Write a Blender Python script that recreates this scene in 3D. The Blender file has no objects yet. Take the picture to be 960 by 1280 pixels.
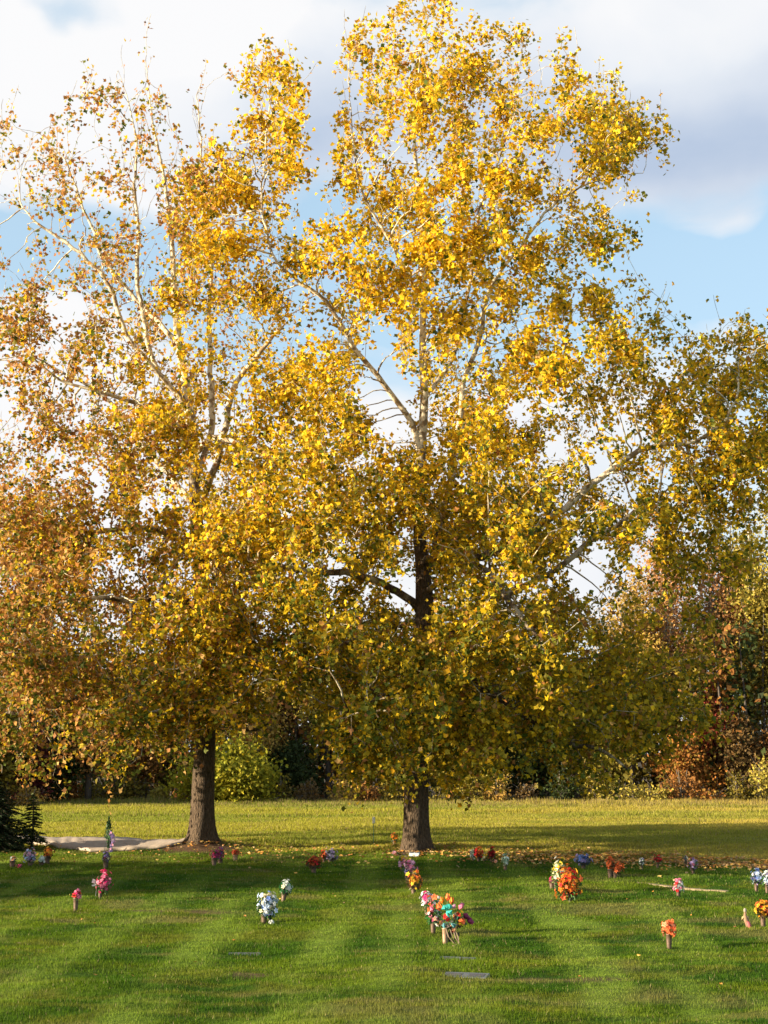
import bpy, math, random
import numpy as np
from mathutils import Vector, Matrix

rng = np.random.default_rng(11)
random.seed(5)
SC = bpy.context.scene
COL = SC.collection
R = math.radians

# ------------------------------------------------------------------ camera maths
F, W0, H0, HOR, CAMH = 1800.0, 960.0, 1280.0, 938.0, 3.6
PITCH = math.atan((HOR - H0/2)/F)
CAM = np.array([0.0, 0.0, CAMH])
FWD = np.array([0, math.cos(PITCH), math.sin(PITCH)])
UPV = np.array([0, -math.sin(PITCH), math.cos(PITCH)])
RGT = np.array([1.0, 0, 0])

def ray(px, py):
    return FWD*F + RGT*(px - W0/2) + UPV*(H0/2 - py)

def gp(px, py, z=0.0):
    """ground point seen at a pixel of the photograph"""
    r = ray(px, py); t = (z - CAMH)/r[2]
    return CAM + r*t

def dp(px, py, Y):
    """point at world depth Y seen at a pixel"""
    r = ray(px, py)
    return CAM + r*(Y/r[1])

def ppm(P):
    return F/float((np.asarray(P) - CAM) @ FWD)

# ------------------------------------------------------------------ noise
_tab = np.random.default_rng(3).random((256, 256))
def vnoise(x, y):
    x = np.asarray(x, float); y = np.asarray(y, float)
    xi = np.floor(x).astype(int); yi = np.floor(y).astype(int)
    fx = x-xi; fy = y-yi
    fx = fx*fx*(3-2*fx); fy = fy*fy*(3-2*fy)
    a = _tab[xi & 255, yi & 255]; b = _tab[(xi+1) & 255, yi & 255]
    c = _tab[xi & 255, (yi+1) & 255]; d = _tab[(xi+1) & 255, (yi+1) & 255]
    return (a*(1-fx)+b*fx)*(1-fy)+(c*(1-fx)+d*fx)*fy
def fbm(x, y, o=4):
    s = 0; a = .5; t = 0
    for i in range(o):
        s = s + a*vnoise(x*2**i+17*i, y*2**i+31*i); t += a; a *= .5
    return s/t
def sstep(a, b, x):
    t = np.clip((x-a)/(b-a), 0, 1); return t*t*(3-2*t)

# ------------------------------------------------------------------ terrain layout
TM = gp(520, 1069); TL = gp(251, 1064)            # the two big trunks
def field_edge(x):                                  # world y where mowing stops
    return 51.5 - 0.28*np.clip(x, -30, 30) - 0.010*np.clip(x, 0, 30)**2 + 0.5*(vnoise(np.asarray(x)*.4, 3.3)-.5)
PATHPTS = [(-40, 1046), (40, 1053), (110, 1056), (180, 1060), (245, 1062)]
PADS = [gp(285+20, 1184), gp(571, 1197), gp(582, 1218)]
SOIL = [(740, 1224, .9, .35), (672, 1222, .6, .3), (195, 1141, .7, .4), (265, 1142, .7, .4), (350, 1151, .5, .35), (700, 1198, .35, .3), (310, 1218, .5, .3)]
SOIL = [(gp(a, b)[0], gp(a, b)[1], c, d) for a, b, c, d in SOIL]
TRACKS = [[(300, 1120), (262, 1160), (222, 1200), (190, 1225), (120, 1290)],
          [(560, 1130), (650, 1140), (745, 1155), (812, 1180), (850, 1215), (880, 1250), (900, 1290)],
          [(505, 1110), (500, 1150), (490, 1200), (470, 1290)],
          [(630, 1120), (690, 1150), (745, 1190), (760, 1230), (740, 1290)],
          [(420, 1150), (395, 1190), (350, 1235), (300, 1290)]]
TRACKS = [[gp(a, b)[:2] for a, b in t] for t in TRACKS]
def seg_dist(x, y, p, q):
    dx, dy = q[0]-p[0], q[1]-p[1]
    t = np.clip(((x-p[0])*dx+(y-p[1])*dy)/(dx*dx+dy*dy), 0, 1)
    return np.hypot(x-p[0]-t*dx, y-p[1]-t*dy)
def track(x, y):
    m = np.zeros_like(x)
    for t in TRACKS:
        d = np.min([seg_dist(x, y, t[i], t[i+1]) for i in range(len(t)-1)], axis=0)
        m = np.maximum(m, (1-sstep(.08, .55, d))*sstep(.3, .6, fbm(x*.7, y*.5+9, 2)))
    return m
def mow(x, y):
    s = np.sin(6.283*(x/2.3-.012*y+.05*np.sin(y*.3)))
    return sstep(0, .8, s)*sstep(.15, .5, fbm(x*.3+4, y*.25, 2))
def soil(x, y):
    m = np.zeros_like(x)
    w = .35*(fbm(x*3, y*3)-.5)
    for a, b, c, d in SOIL:
        r = np.hypot((x-a)/c, (y-b)/d)+w*2
        m = np.maximum(m, .75*(1-sstep(.4, 1.1, r)))
    for T, rx in ((TM, 1.15), (TL, 1.7)):
        r = np.hypot((x-T[0]), (y-T[1])*.8)+w*1.2
        m = np.maximum(m, 1-sstep(rx*.75, rx*1.1, r))
    return m
def height(x, y):
    x = np.asarray(x, float); y = np.asarray(y, float)
    near = 1-sstep(55, 70, y)
    h = (.20*(fbm(x*.16, y*.24, 2)-.5) + .17*(fbm(x*.45+9, y*.9, 2)-.5)+.115*(fbm(x*1.2, y*2.6+4, 2)-.5))*near
    h = h + (1-near)*(.35*(fbm(x*.06, y*.09, 3)-.5))
    for T, a, r in ((TM, .22, 1.5), (TL, .34, 1.8)):
        h = h + a*np.exp(-((x-T[0])**2+(y-T[1])**2)/(r*r))
    for P in PADS:                                 # lawn sinks round the flat stones
        h = h - (.13 if P is PADS[0] else .06)*np.exp(-(((x-P[0])/.55)**2+((y-P[1])/.45)**2)**2)
    # verge rises a little where mowing stops
    e = field_edge(x)
    h = h + .10*sstep(-.5, 1.2, y-e)*(1-sstep(55, 90, y))
    return h
def hz(x, y): return float(height(np.array([x]), np.array([y]))[0])

# ------------------------------------------------------------------ mesh helpers
def mesh_np(name, V, faces, mat, parent=None, color=None, smooth=False, extra=None):
    """faces: (n,k) int array, or list of such arrays"""
    if not isinstance(faces, list): faces = [faces]
    me = bpy.data.meshes.new(name)
    V = np.asarray(V, np.float32)
    me.vertices.add(len(V)); me.vertices.foreach_set('co', V.ravel())
    flat = np.concatenate([f.ravel() for f in faces]).astype(np.int32)
    tot = np.concatenate([np.full(len(f), f.shape[1]) for f in faces]).astype(np.int32)
    st = np.concatenate([[0], np.cumsum(tot)[:-1]]).astype(np.int32)
    me.loops.add(len(flat)); me.loops.foreach_set('vertex_index', flat)
    me.polygons.add(len(tot)); me.polygons.foreach_set('loop_start', st); me.polygons.foreach_set('loop_total', tot)
    if smooth: me.polygons.foreach_set('use_smooth', np.ones(len(tot), bool))
    me.update(calc_edges=True)
    if color is not None:
        a = me.color_attributes.new('tint', 'FLOAT_COLOR', 'POINT')
        c = np.ones((len(V), 4), np.float32); c[:, :3] = color
        a.data.foreach_set('color', c.ravel())
    if extra is not None:
        for k, v in extra.items():
            a = me.attributes.new(k, 'FLOAT', 'POINT'); a.data.foreach_set('value', np.asarray(v, np.float32))
    if mat: me.materials.append(mat)
    o = bpy.data.objects.new(name, me); COL.objects.link(o)
    if parent: o.parent = parent
    return o

def empty(name, loc, label, cat, group=None):
    o = bpy.data.objects.new(name, None); COL.objects.link(o)
    o.empty_display_size = .2
    o.location = [float(v) for v in loc]; tag(o, label, cat, group); return o
def tag(o, label=None, cat=None, group=None, kind=None):
    if label: o['label'] = label
    if cat: o['category'] = cat
    if group: o['group'] = group
    if kind: o['kind'] = kind
    return o

def rand_rot(n, r=rng):
    q = r.normal(size=(n, 4)); q /= np.linalg.norm(q, axis=1)[:, None]
    w, x, y, z = q.T
    M = np.empty((n, 3, 3))
    M[:, 0, 0] = 1-2*(y*y+z*z); M[:, 0, 1] = 2*(x*y-z*w); M[:, 0, 2] = 2*(x*z+y*w)
    M[:, 1, 0] = 2*(x*y+z*w); M[:, 1, 1] = 1-2*(x*x+z*z); M[:, 1, 2] = 2*(y*z-x*w)
    M[:, 2, 0] = 2*(x*z-y*w); M[:, 2, 1] = 2*(y*z+x*w); M[:, 2, 2] = 1-2*(x*x+y*y)
    return M
# leaf templates: folded maple-like leaf and a simple folded one
LEAF_V = np.array([[0, -.5, 0], [.24, -.36, .07], [.52, -.02, .10], [.2, .14, .05], [0, .55, -.06], [-.2, .14, .05], [-.52, -.02, .10], [-.24, -.36, .07]])
LEAF_F = np.array([[0, 1, 3, 4], [1, 2, 3, 3], [0, 4, 5, 7], [7, 5, 6, 6]])
LEAF_F4 = np.array([[0, 1, 3, 4], [0, 4, 5, 7]]); LEAF_F3 = np.array([[1, 2, 3], [7, 5, 6]])
SIMP_V = np.array([[0, -.5, 0], [.36, 0, .12], [0, .5, 0], [-.36, 0, .12]])
SIMP_F3 = np.array([[0, 1, 2], [0, 2, 3]])

def leaf_cloud(name, P, size, colr, mat, parent, detailed=True, r=rng, flat=0.0):
    n = len(P)
    T = LEAF_V if detailed else SIMP_V
    M = rand_rot(n, r)
    L = T[None]*np.asarray(size)[:, None, None]
    L = np.einsum('nij,nkj->nki', M, L)
    if flat: L[:, :, 2] *= (1-flat)
    V = (L+P[:, None, :]).reshape(-1, 3)
    off = (np.arange(n)*len(T))[:, None, None]
    if detailed: faces = [(LEAF_F4[None]+off).reshape(-1, 4), (LEAF_F3[None]+off).reshape(-1, 3)]
    else: faces = [(SIMP_F3[None]+off).reshape(-1, 3)]
    C = np.repeat(colr, len(T), axis=0)
    return mesh_np(name, V, faces, mat, parent, C)

class MB:
    """plain mesh collector"""
    def __init__(s): s.v = []; s.f = []; s.c = []
    def add(s, V, Fs, c=(1, 1, 1)):
        o = len(s.v); s.v.extend([tuple(map(float, p)) for p in V]); s.f.extend([tuple(i+o for i in f) for f in Fs]); s.c.extend([c]*len(V))
    def tube(s, pts, rad, n=8, c=(1, 1, 1), cap=True):
        pts = [np.asarray(p, float) for p in pts]; V = []; Fs = []
        ref = np.array([.13, .31, .94])
        for i, p in enumerate(pts):
            d = pts[min(i+1, len(pts)-1)]-pts[max(i-1, 0)]; d /= (np.linalg.norm(d)+1e-9)
            if abs(d @ ref) > .93: rr = np.array([1.0, .1, 0])
            else: rr = ref
            u = np.cross(d, rr); u /= np.linalg.norm(u); w = np.cross(d, u)
            r = rad[i] if hasattr(rad, '__len__') else rad
            for k in range(n):
                a = 2*math.pi*k/n; V.append(p+r*(u*math.cos(a)+w*math.sin(a)))
        for i in range(len(pts)-1):
            for k in range(n):
                Fs.append((i*n+k, i*n+(k+1) % n, (i+1)*n+(k+1) % n, (i+1)*n+k))
        if cap: Fs.append(tuple(range(n))[::-1]); Fs.append(tuple((len(pts)-1)*n+k for k in range(n)))
        s.add(V, Fs, c)
    def lathe(s, prof, n=16, c=(1, 1, 1), loc=(0, 0, 0), M=None):
        V = []; Fs = []
        for r, z in prof:
            for k in range(n):
                a = 2*math.pi*k/n; V.append(np.array([r*math.cos(a), r*math.sin(a), z]))
        if M is not None: V = [M @ v for v in V]
        V = [v+np.asarray(loc) for v in V]
        for i in range(len(prof)-1):
            for k in range(n):
                Fs.append((i*n+k, i*n+(k+1) % n, (i+1)*n+(k+1) % n, (i+1)*n+k))
        Fs.append(tuple(range(n))[::-1]); Fs.append(tuple((len(prof)-1)*n+k for k in range(n)))
        s.add(V, Fs, c)
    def build(s, name, mat, parent=None, smooth=False):
        me = bpy.data.meshes.new(name); me.from_pydata(s.v, [], s.f); me.update()
        a = me.color_attributes.new('tint', 'FLOAT_COLOR', 'POINT')
        a.data.foreach_set('color', np.array([(*c, 1) for c in s.c], np.float32).ravel())
        if smooth: me.polygons.foreach_set('use_smooth', np.ones(len(me.polygons), bool))
        me.materials.append(mat)
        o = bpy.data.objects.new(name, me); COL.objects.link(o)
        if parent: o.parent = parent
        return o

# ------------------------------------------------------------------ materials
def newmat(name):
    m = bpy.data.materials.new(name); m.use_nodes = True
    nt = m.node_tree; nt.nodes.clear()
    return m, nt
def N(nt, t, **kw):
    n = nt.nodes.new(t)
    for k, v in kw.items():
        if k.startswith('i_'):
            key = k[2:]; key = int(key) if key.isdigit() else key.replace('_', ' ')
            n.inputs[key].default_value = v
        else: setattr(n, k, v)
    return n
def leaf_material(name, trans=.4, rough=.5, gain=1.0, spec=.3):
    m, nt = newmat(name); L = nt.links
    at = N(nt, 'ShaderNodeAttribute', attribute_name='tint')
    nz = N(nt, 'ShaderNodeTexNoise', i_Scale=9.0, i_Detail=3.0)
    tc = N(nt, 'ShaderNodeTexCoord'); L.new(tc.outputs['Object'], nz.inputs['Vector'])
    mr = N(nt, 'ShaderNodeMapRange', i_3=.78*gain, i_4=1.22*gain); L.new(nz.outputs['Fac'], mr.inputs[0])
    mr.inputs[1].default_value = .3; mr.inputs[2].default_value = .7
    mu = N(nt, 'ShaderNodeVectorMath', operation='SCALE'); L.new(at.outputs['Color'], mu.inputs[0]); L.new(mr.outputs[0], mu.inputs['Scale'])
    pb = N(nt, 'ShaderNodeBsdfPrincipled'); pb.inputs['Roughness'].default_value = rough
    pb.inputs['Specular IOR Level'].default_value = spec
    L.new(mu.outputs[0], pb.inputs['Base Color'])
    tr = N(nt, 'ShaderNodeBsdfTranslucent'); L.new(mu.outputs[0], tr.inputs['Color'])
    mx = N(nt, 'ShaderNodeMixShader'); mx.inputs[0].default_value = trans
    L.new(pb.outputs[0], mx.inputs[1]); L.new(tr.outputs[0], mx.inputs[2])
    o = N(nt, 'ShaderNodeOutputMaterial'); L.new(mx.outputs[0], o.inputs[0])
    return m
def tint_material(name, rough=.6, scale=30, var=.25, bump=.3, metal=0.0, fixed=None):
    m, nt = newmat(name); L = nt.links
    tc = N(nt, 'ShaderNodeTexCoord')
    nz = N(nt, 'ShaderNodeTexNoise', i_Scale=float(scale), i_Detail=5.0); L.new(tc.outputs['Object'], nz.inputs['Vector'])
    mr = N(nt, 'ShaderNodeMapRange', i_3=1-var, i_4=1+var); mr.inputs[1].default_value = .3; mr.inputs[2].default_value = .7
    L.new(nz.outputs['Fac'], mr.inputs[0])
    mu = N(nt, 'ShaderNodeVectorMath', operation='SCALE'); L.new(mr.outputs[0], mu.inputs['Scale'])
    if fixed is None:
        at = N(nt, 'ShaderNodeAttribute', attribute_name='tint'); L.new(at.outputs['Color'], mu.inputs[0])
    else: mu.inputs[0].default_value = fixed
    pb = N(nt, 'ShaderNodeBsdfPrincipled'); pb.inputs['Roughness'].default_value = rough; pb.inputs['Metallic'].default_value = metal
    L.new(mu.outputs[0], pb.inputs['Base Color'])
    b = N(nt, 'ShaderNodeBump', i_Strength=bump, i_Distance=.01); L.new(nz.outputs['Fac'], b.inputs['Height']); L.new(b.outputs[0], pb.inputs['Normal'])
    o = N(nt, 'ShaderNodeOutputMaterial'); L.new(pb.outputs[0], o.inputs[0])
    return m

M_LEAF = leaf_material('autumn_leaf', .42, .55, 1.0, .15)
M_BGLEAF = leaf_material('wood_leaf', .34, .6, .98, .12)
M_NEEDLE = leaf_material('needles', .12, .55, 1.0, .2)
M_PETAL = leaf_material('petals', .25, .6, 1.0, .2)
M_STEM = leaf_material('stem_leaf', .2, .45, 1.0, .35)
M_BLADE = leaf_material('grass_blade', .45, .6, 1.0, .1)
M_LITTER = leaf_material('leaf_litter', .15, .6, 1.0, .2)
M_BRONZE = tint_material('aged_bronze', .5, 22, .3, .3, .35)
M_STONE = tint_material('granite', .6, 60, .35, .5, 0, (.11, .12, .13))
M_PAINT = tint_material('painted_metal', .4, 20, .1, .1)
M_CONC = tint_material('concrete', .85, 8, .18, .5, 0, (.36, .29, .23))

def bark_material():
    m, nt = newmat('sycamore_bark'); L = nt.links
    tc = N(nt, 'ShaderNodeTexCoord')
    at = N(nt, 'ShaderNodeAttribute', attribute_name='pale')
    mp = N(nt, 'ShaderNodeMapping'); mp.inputs['Scale'].default_value = (9, 9, 2.2); L.new(tc.outputs['Object'], mp.inputs['Vector'])
    vo = N(nt, 'ShaderNodeTexVoronoi', feature='DISTANCE_TO_EDGE', i_Scale=1.6); L.new(mp.outputs[0], vo.inputs['Vector'])
    n1 = N(nt, 'ShaderNodeTexNoise', i_Scale=2.2, i_Detail=8.0, i_Roughness=.7); L.new(mp.outputs[0], n1.inputs['Vector'])
    n2 = N(nt, 'ShaderNodeTexNoise', i_Scale=1.3, i_Detail=5.0, i_Roughness=.62); L.new(tc.outputs['Object'], n2.inputs['Vector'])
    r1 = N(nt, 'ShaderNodeValToRGB'); e = r1.color_ramp.elements
    e[0].position = .3; e[0].color = (.026, .017, .012, 1); e[1].position = .72; e[1].color = (.20, .14, .09, 1); L.new(n1.outputs['Fac'], r1.inputs[0])
    # pale mottled upper bark
    r2 = N(nt, 'ShaderNodeValToRGB'); e = r2.color_ramp.elements
    n3 = N(nt, 'ShaderNodeTexNoise', i_Scale=4.0, i_Detail=3.0); L.new(tc.outputs['Object'], n3.inputs['Vector'])
    e[0].position = .42; e[0].color = (.23, .16, .09, 1); e[1].position = .52; e[1].color = (.60, .52, .38, 1); L.new(n3.outputs['Fac'], r2.inputs[0])
    ad = N(nt, 'ShaderNodeMath', operation='ADD'); L.new(at.outputs['Fac'], ad.inputs[0]); L.new(n2.outputs['Fac'], ad.inputs[1])
    mr = N(nt, 'ShaderNodeMapRange'); mr.inputs[1].default_value = .86; mr.inputs[2].default_value = 1.14; L.new(ad.outputs[0], mr.inputs[0])
    mx = N(nt, 'ShaderNodeMix', data_type='RGBA'); L.new(mr.outputs[0], mx.inputs['Factor']); L.new(r1.outputs[0], mx.inputs[6]); L.new(r2.outputs[0], mx.inputs[7])
    pb = N(nt, 'ShaderNodeBsdfPrincipled'); pb.inputs['Roughness'].default_value = .85; pb.inputs['Specular IOR Level'].default_value = .2
    L.new(mx.outputs[2], pb.inputs['Base Color'])
    mv = N(nt, 'ShaderNodeMath', operation='MULTIPLY', i_1=1.3); L.new(vo.outputs['Distance'], mv.inputs[0])
    ah = N(nt, 'ShaderNodeMath', operation='ADD'); L.new(mv.outputs[0], ah.inputs[0]); L.new(n1.outputs['Fac'], ah.inputs[1])
    sub = N(nt, 'ShaderNodeMath', operation='SUBTRACT', i_0=1.0); L.new(mr.outputs[0], sub.inputs[1]); sub.use_clamp = True
    st = N(nt, 'ShaderNodeMath', operation='MULTIPLY', i_1=.9); L.new(sub.outputs[0], st.inputs[0])
    b = N(nt, 'ShaderNodeBump', i_Distance=.13); L.new(st.outputs[0], b.inputs['Strength']); L.new(ah.outputs[0], b.inputs['Height']); L.new(b.outputs[0], pb.inputs['Normal'])
    o = N(nt, 'ShaderNodeOutputMaterial'); L.new(pb.outputs[0], o.inputs[0])
    return m
M_BARK = bark_material()
M_BGBARK = tint_material('wood_bark', .9, 5, .35, .6)

def ground_material():
    m, nt = newmat('turf_and_field'); L = nt.links
    tc = N(nt, 'ShaderNodeTexCoord')
    at = N(nt, 'ShaderNodeAttribute', attribute_name='tint')
    mp = N(nt, 'ShaderNodeMapping'); mp.inputs['Scale'].default_value = (1, 1.6, 1); L.new(tc.outputs['Object'], mp.inputs['Vector'])
    n1 = N(nt, 'ShaderNodeTexNoise', i_Scale=38.0, i_Detail=6.0, i_Roughness=.75); L.new(mp.outputs[0], n1.inputs['Vector'])
    n2 = N(nt, 'ShaderNodeTexNoise', i_Scale=3.0, i_Detail=5.0); L.new(mp.outputs[0], n2.inputs['Vector'])
    mr = N(nt, 'ShaderNodeMapRange', i_3=.55, i_4=1.35); mr.inputs[1].default_value = .3; mr.inputs[2].default_value = .7; L.new(n1.outputs['Fac'], mr.inputs[0])
    m2 = N(nt, 'ShaderNodeMapRange', i_3=.75, i_4=1.25); m2.inputs[1].default_value = .3; m2.inputs[2].default_value = .7; L.new(n2.outputs['Fac'], m2.inputs[0])
    mm = N(nt, 'ShaderNodeMath', operation='MULTIPLY'); L.new(mr.outputs[0], mm.inputs[0]); L.new(m2.outputs[0], mm.inputs[1])
    mu = N(nt, 'ShaderNodeVectorMath', operation='SCALE'); L.new(at.outputs['Color'], mu.inputs[0]); L.new(mm.outputs[0], mu.inputs['Scale'])
    pb = N(nt, 'ShaderNodeBsdfPrincipled'); pb.inputs['Roughness'].default_value = .95; pb.inputs['Specular IOR Level'].default_value = .1
    L.new(mu.outputs[0], pb.inputs['Base Color'])
    b = N(nt, 'ShaderNodeBump', i_Strength=.8, i_Distance=.03); L.new(n1.outputs['Fac'], b.inputs['Height']); L.new(b.outputs[0], pb.inputs['Normal'])
    o = N(nt, 'ShaderNodeOutputMaterial'); L.new(pb.outputs[0], o.inputs[0])
    return m
M_GROUND = ground_material()

# ------------------------------------------------------------------ ground colours
LAWN_A = np.array([.042, .098, .004]); LAWN_B = np.array([.110, .160, .006]); LAWN_T = np.array([.175, .245, .028])
FIELD_A = np.array([.27, .27, .025]); FIELD_B = np.array([.45, .33, .07]); FIELD_G = np.array([.16, .21, .018])
SOILC = np.array([.115, .068, .040])
def turf_color(x, y):
    """species / health / mowing colour of the grass itself at a point"""
    n = fbm(x*.35+5, y*.9, 3); n2 = fbm(x*.12+50, y*.35+8, 2)
    t = sstep(.38, .66, .55*n+.45*n2)[:, None]
    lawn = LAWN_A*(1-t)+LAWN_B*t
    pt = sstep(.50, .68, fbm(x*.8+31, y*2.0+77, 3))[:, None]
    lawn = lawn*(1-.45*pt)+np.array([.03, .075, .012])*.45*pt
    ol = sstep(.52, .66, fbm(x*.9+3, y*2.6+7, 3))[:, None]
    lawn = lawn*(1-.5*ol)+np.array([.17, .165, .02])*.5*ol
    dry = sstep(.60, .74, fbm(x*.5+90, y*1.1+40, 3))[:, None]
    lawn = lawn*(1-dry*.55)+np.array([.20, .17, .055])*dry*.55
    k = np.clip(track(x, y)*.6+.55*mow(x, y), 0, .8)[:, None]
    lawn = lawn*(1-k)+LAWN_T*k
    f = fbm(x*.07+3, y*.30+60, 3)
    tf = sstep(.40, .60, f)[:, None]
    right = sstep(-6, 26, x)[:, None]
    near = 1-sstep(0, 14, y-field_edge(x))[:, None]
    fld = FIELD_A*(1-tf)+FIELD_G*tf
    mixb = np.clip(.15+.6*right*(1-tf*.6)+.35*near*right, 0, 1)
    fld = fld*(1-mixb)+FIELD_B*mixb
    e = sstep(-.3, .5, y-field_edge(x))[:, None]
    return lawn*(1-e)+fld*e

# ------------------------------------------------------------------ ground sheet
def axis(parts):
    out = []
    for a, b, s in parts: out.extend(np.arange(a, b, s))
    return np.array(sorted(set(np.round(out, 3))))
gx = axis([(-900, -150, 75), (-150, -40, 8), (-40, -20, 1), (-20, 20, .2), (20, 40, 1), (40, 150, 8), (150, 901, 75)])
gy = axis([(-100, 10, 8), (10, 16, 1), (16, 56, .16), (56, 110, .7), (110, 200, 6), (200, 1500, 90)])
X, Y = np.meshgrid(gx, gy); X = X.ravel(); Y = Y.ravel()
Z = height(X, Y)
nx, ny = len(gx), len(gy)
ii, jj = np.meshgrid(np.arange(nx-1), np.arange(ny-1)); b0 = (jj*nx+ii).ravel()
GF = np.stack([b0, b0+1, b0+nx+1, b0+nx], 1)
gc = turf_color(X, Y)
s_ = soil(X, Y)[:, None]; gc = gc*(1-s_)*.8+SOILC*s_
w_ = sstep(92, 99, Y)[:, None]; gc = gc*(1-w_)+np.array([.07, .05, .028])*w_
ground = mesh_np('ground', np.stack([X, Y, Z], 1), GF, M_GROUND, None, gc, True)
ground['kind'] = 'structure'

# ------------------------------------------------------------------ path (pale drive crossing on the left)
def make_path():
    top = [(-70, 1044), (-10, 1048), (40, 1050.5), (110, 1053), (180, 1056), (222, 1058.5), (243, 1060.5)]
    bot = [(-70, 1056), (-10, 1055.5), (30, 1057), (80, 1061.5), (112, 1066), (180, 1065.5), (243, 1064.5)]
    V = []; Fs = []
    n = 160
    def interp(pts, t):
        xs = [p[0] for p in pts]; ys = [p[1] for p in pts]
        x = xs[0]+(xs[-1]-xs[0])*t
        return x, float(np.interp(x, xs, ys))
    for i in range(n+1):
        a = gp(*interp(top, i/n)); b = gp(*interp(bot, i/n))
        for k in range(7):
            p = a*(1-k/6)+b*k/6
            V.append((p[0], p[1], .0))
    V = np.array(V)
    # wobble the outer edges, sit above the turf
    V[:, 1] += .12*(vnoise(V[:, 0]*2, V[:, 1]*0)-.5)
    V[:, 2] = height(V[:, 0], V[:, 1])+.014
    for i in range(n):
        for k in range(6):
            a = i*7+k; Fs.append((a, a+7, a+8, a+1))
    o = mesh_np('path', V, np.array(Fs), M_CONC, None, None, True)
    o['kind'] = 'structure'
    sol = o.modifiers.new('t', 'SOLIDIFY'); sol.thickness = .1; sol.offset = -1
    return V
pathV = make_path()
px0, px1 = pathV[:, 0].min(), pathV[:, 0].max()
def on_path(x, y):
    top = np.interp(x, pathV[0::7, 0], pathV[0::7, 1]); bot = np.interp(x, pathV[6::7, 0], pathV[6::7, 1])
    return (x > px0) & (x < px1) & (y < top+.05) & (y > bot-.05)

# ------------------------------------------------------------------ grass
def blades(name, x, y, h, w, colr, label=None, lean=.35, r=rng):
    n = len(x)
    z = height(x, y)-.01
    a = r.uniform(0, 2*math.pi, n); c, s = np.cos(a), np.sin(a)
    la = r.uniform(0, 2*math.pi, n); lr = lean*h*r.uniform(.2, 1.3, n)
    V = np.empty((n, 3, 3))
    V[:, 0] = np.stack([x-c*w/2, y-s*w/2, z], 1)
    V[:, 1] = np.stack([x+c*w/2, y+s*w/2, z], 1)
    V[:, 2] = np.stack([x+np.cos(la)*lr, y+np.sin(la)*lr, z+h], 1)
    Fc = np.arange(n*3).reshape(n, 3)
    o = mesh_np(name, V.reshape(-1, 3), Fc, M_BLADE, None, np.repeat(colr, 3, axis=0))
    return o
def scatter(y0, y1, dens, margin=1.5):
    A = 0.5*960/F
    area_w = lambda y: 2*(y*A*1.03+margin)
    n = int(dens*(y1-y0)*(area_w(y0)+area_w(y1))/2)
    t = rng.random(n); y = y0+(y1-y0)*t
    x = (rng.random(n)-.5)*area_w(y1)
    k = np.abs(x) < area_w(y)/2
    return x[k], y[k]
xs, ys, hs, ws = [], [], [], []
for y0, y1, dens, hh, ww in ((17.5, 24, 1500, .055, .011), (24, 31, 1000, .055, .014), (31, 40, 600, .055, .019), (40, 56, 330, .06, .026)):
    x, y = scatter(y0, y1, dens)
    k = (y < field_edge(x)+.2) & (~on_path(x, y)) & (rng.random(len(x)) > soil(x, y)*.93)
    for P in PADS: k &= ~((np.abs(x-P[0]-.0) < .33) & (np.abs(y-P[1]) < .19))
    x, y = x[k], y[k]
    tuft = .7+.75*fbm(x*2.2, y*2.2, 2)
    dent = np.zeros_like(x)
    for P in PADS: dent = np.maximum(dent, np.exp(-(((x-P[0])/.7)**2+((y-P[1]-.15)/.45)**2)))
    xs.append(x); ys.append(y); hs.append(hh*tuft*(1+.9*dent)*rng.uniform(.55, 1.3, len(x))*(1-.35*track(x, y))); ws.append(np.full(len(x), ww))
x = np.concatenate(xs); y = np.concatenate(ys); h = np.concatenate(hs); w = np.concatenate(ws)
c = turf_color(x, y)*rng.uniform(.75, 1.4, len(x))[:, None]
st = rng.random(len(x)) < .025; c[st] = np.array([.34, .28, .13])*rng.uniform(.6, 1.1, st.sum())[:, None]
o = blades('lawn_grass', x, y, h, w, c)
tag(o, 'short mown green lawn grass around the graves', 'grass', None, 'stuff')
xs, ys, hs, ws = [], [], [], []
for y0, y1, dens, hh, ww in ((44, 62, 420, .08, .03), (62, 80, 260, .10, .045), (80, 101, 160, .14, .055)):
    x, y = scatter(y0, y1, dens, 2)
    k = (y > field_edge(x)-.1) & (~on_path(x, y))
    x, y = x[k], y[k]
    xs.append(x); ys.append(y)
    tall = 1+1.6*sstep(91, 98, y)+.5*sstep(.5, .7, fbm(x*.3, y*.8, 2))
    hs.append(hh*tall*(.5+fbm(x*.8, y*.8, 2))*rng.uniform(.5, 1.3, len(x))); ws.append(np.full(len(x), ww))
x = np.concatenate(xs); y = np.concatenate(ys); h = np.concatenate(hs); w = np.concatenate(ws)
c = turf_color(x, y)*rng.uniform(.75, 1.4, len(x))[:, None]
st = rng.random(len(x)) < .12+.4*sstep(90, 97, y); c[st] = np.array([.38, .29, .12])*rng.uniform(.6, 1.1, st.sum())[:, None]
o = blades('field_grass', x, y, h, w, c)
tag(o, 'rough yellow green meadow grass in front of the woods', 'grass', None, 'stuff')

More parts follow.
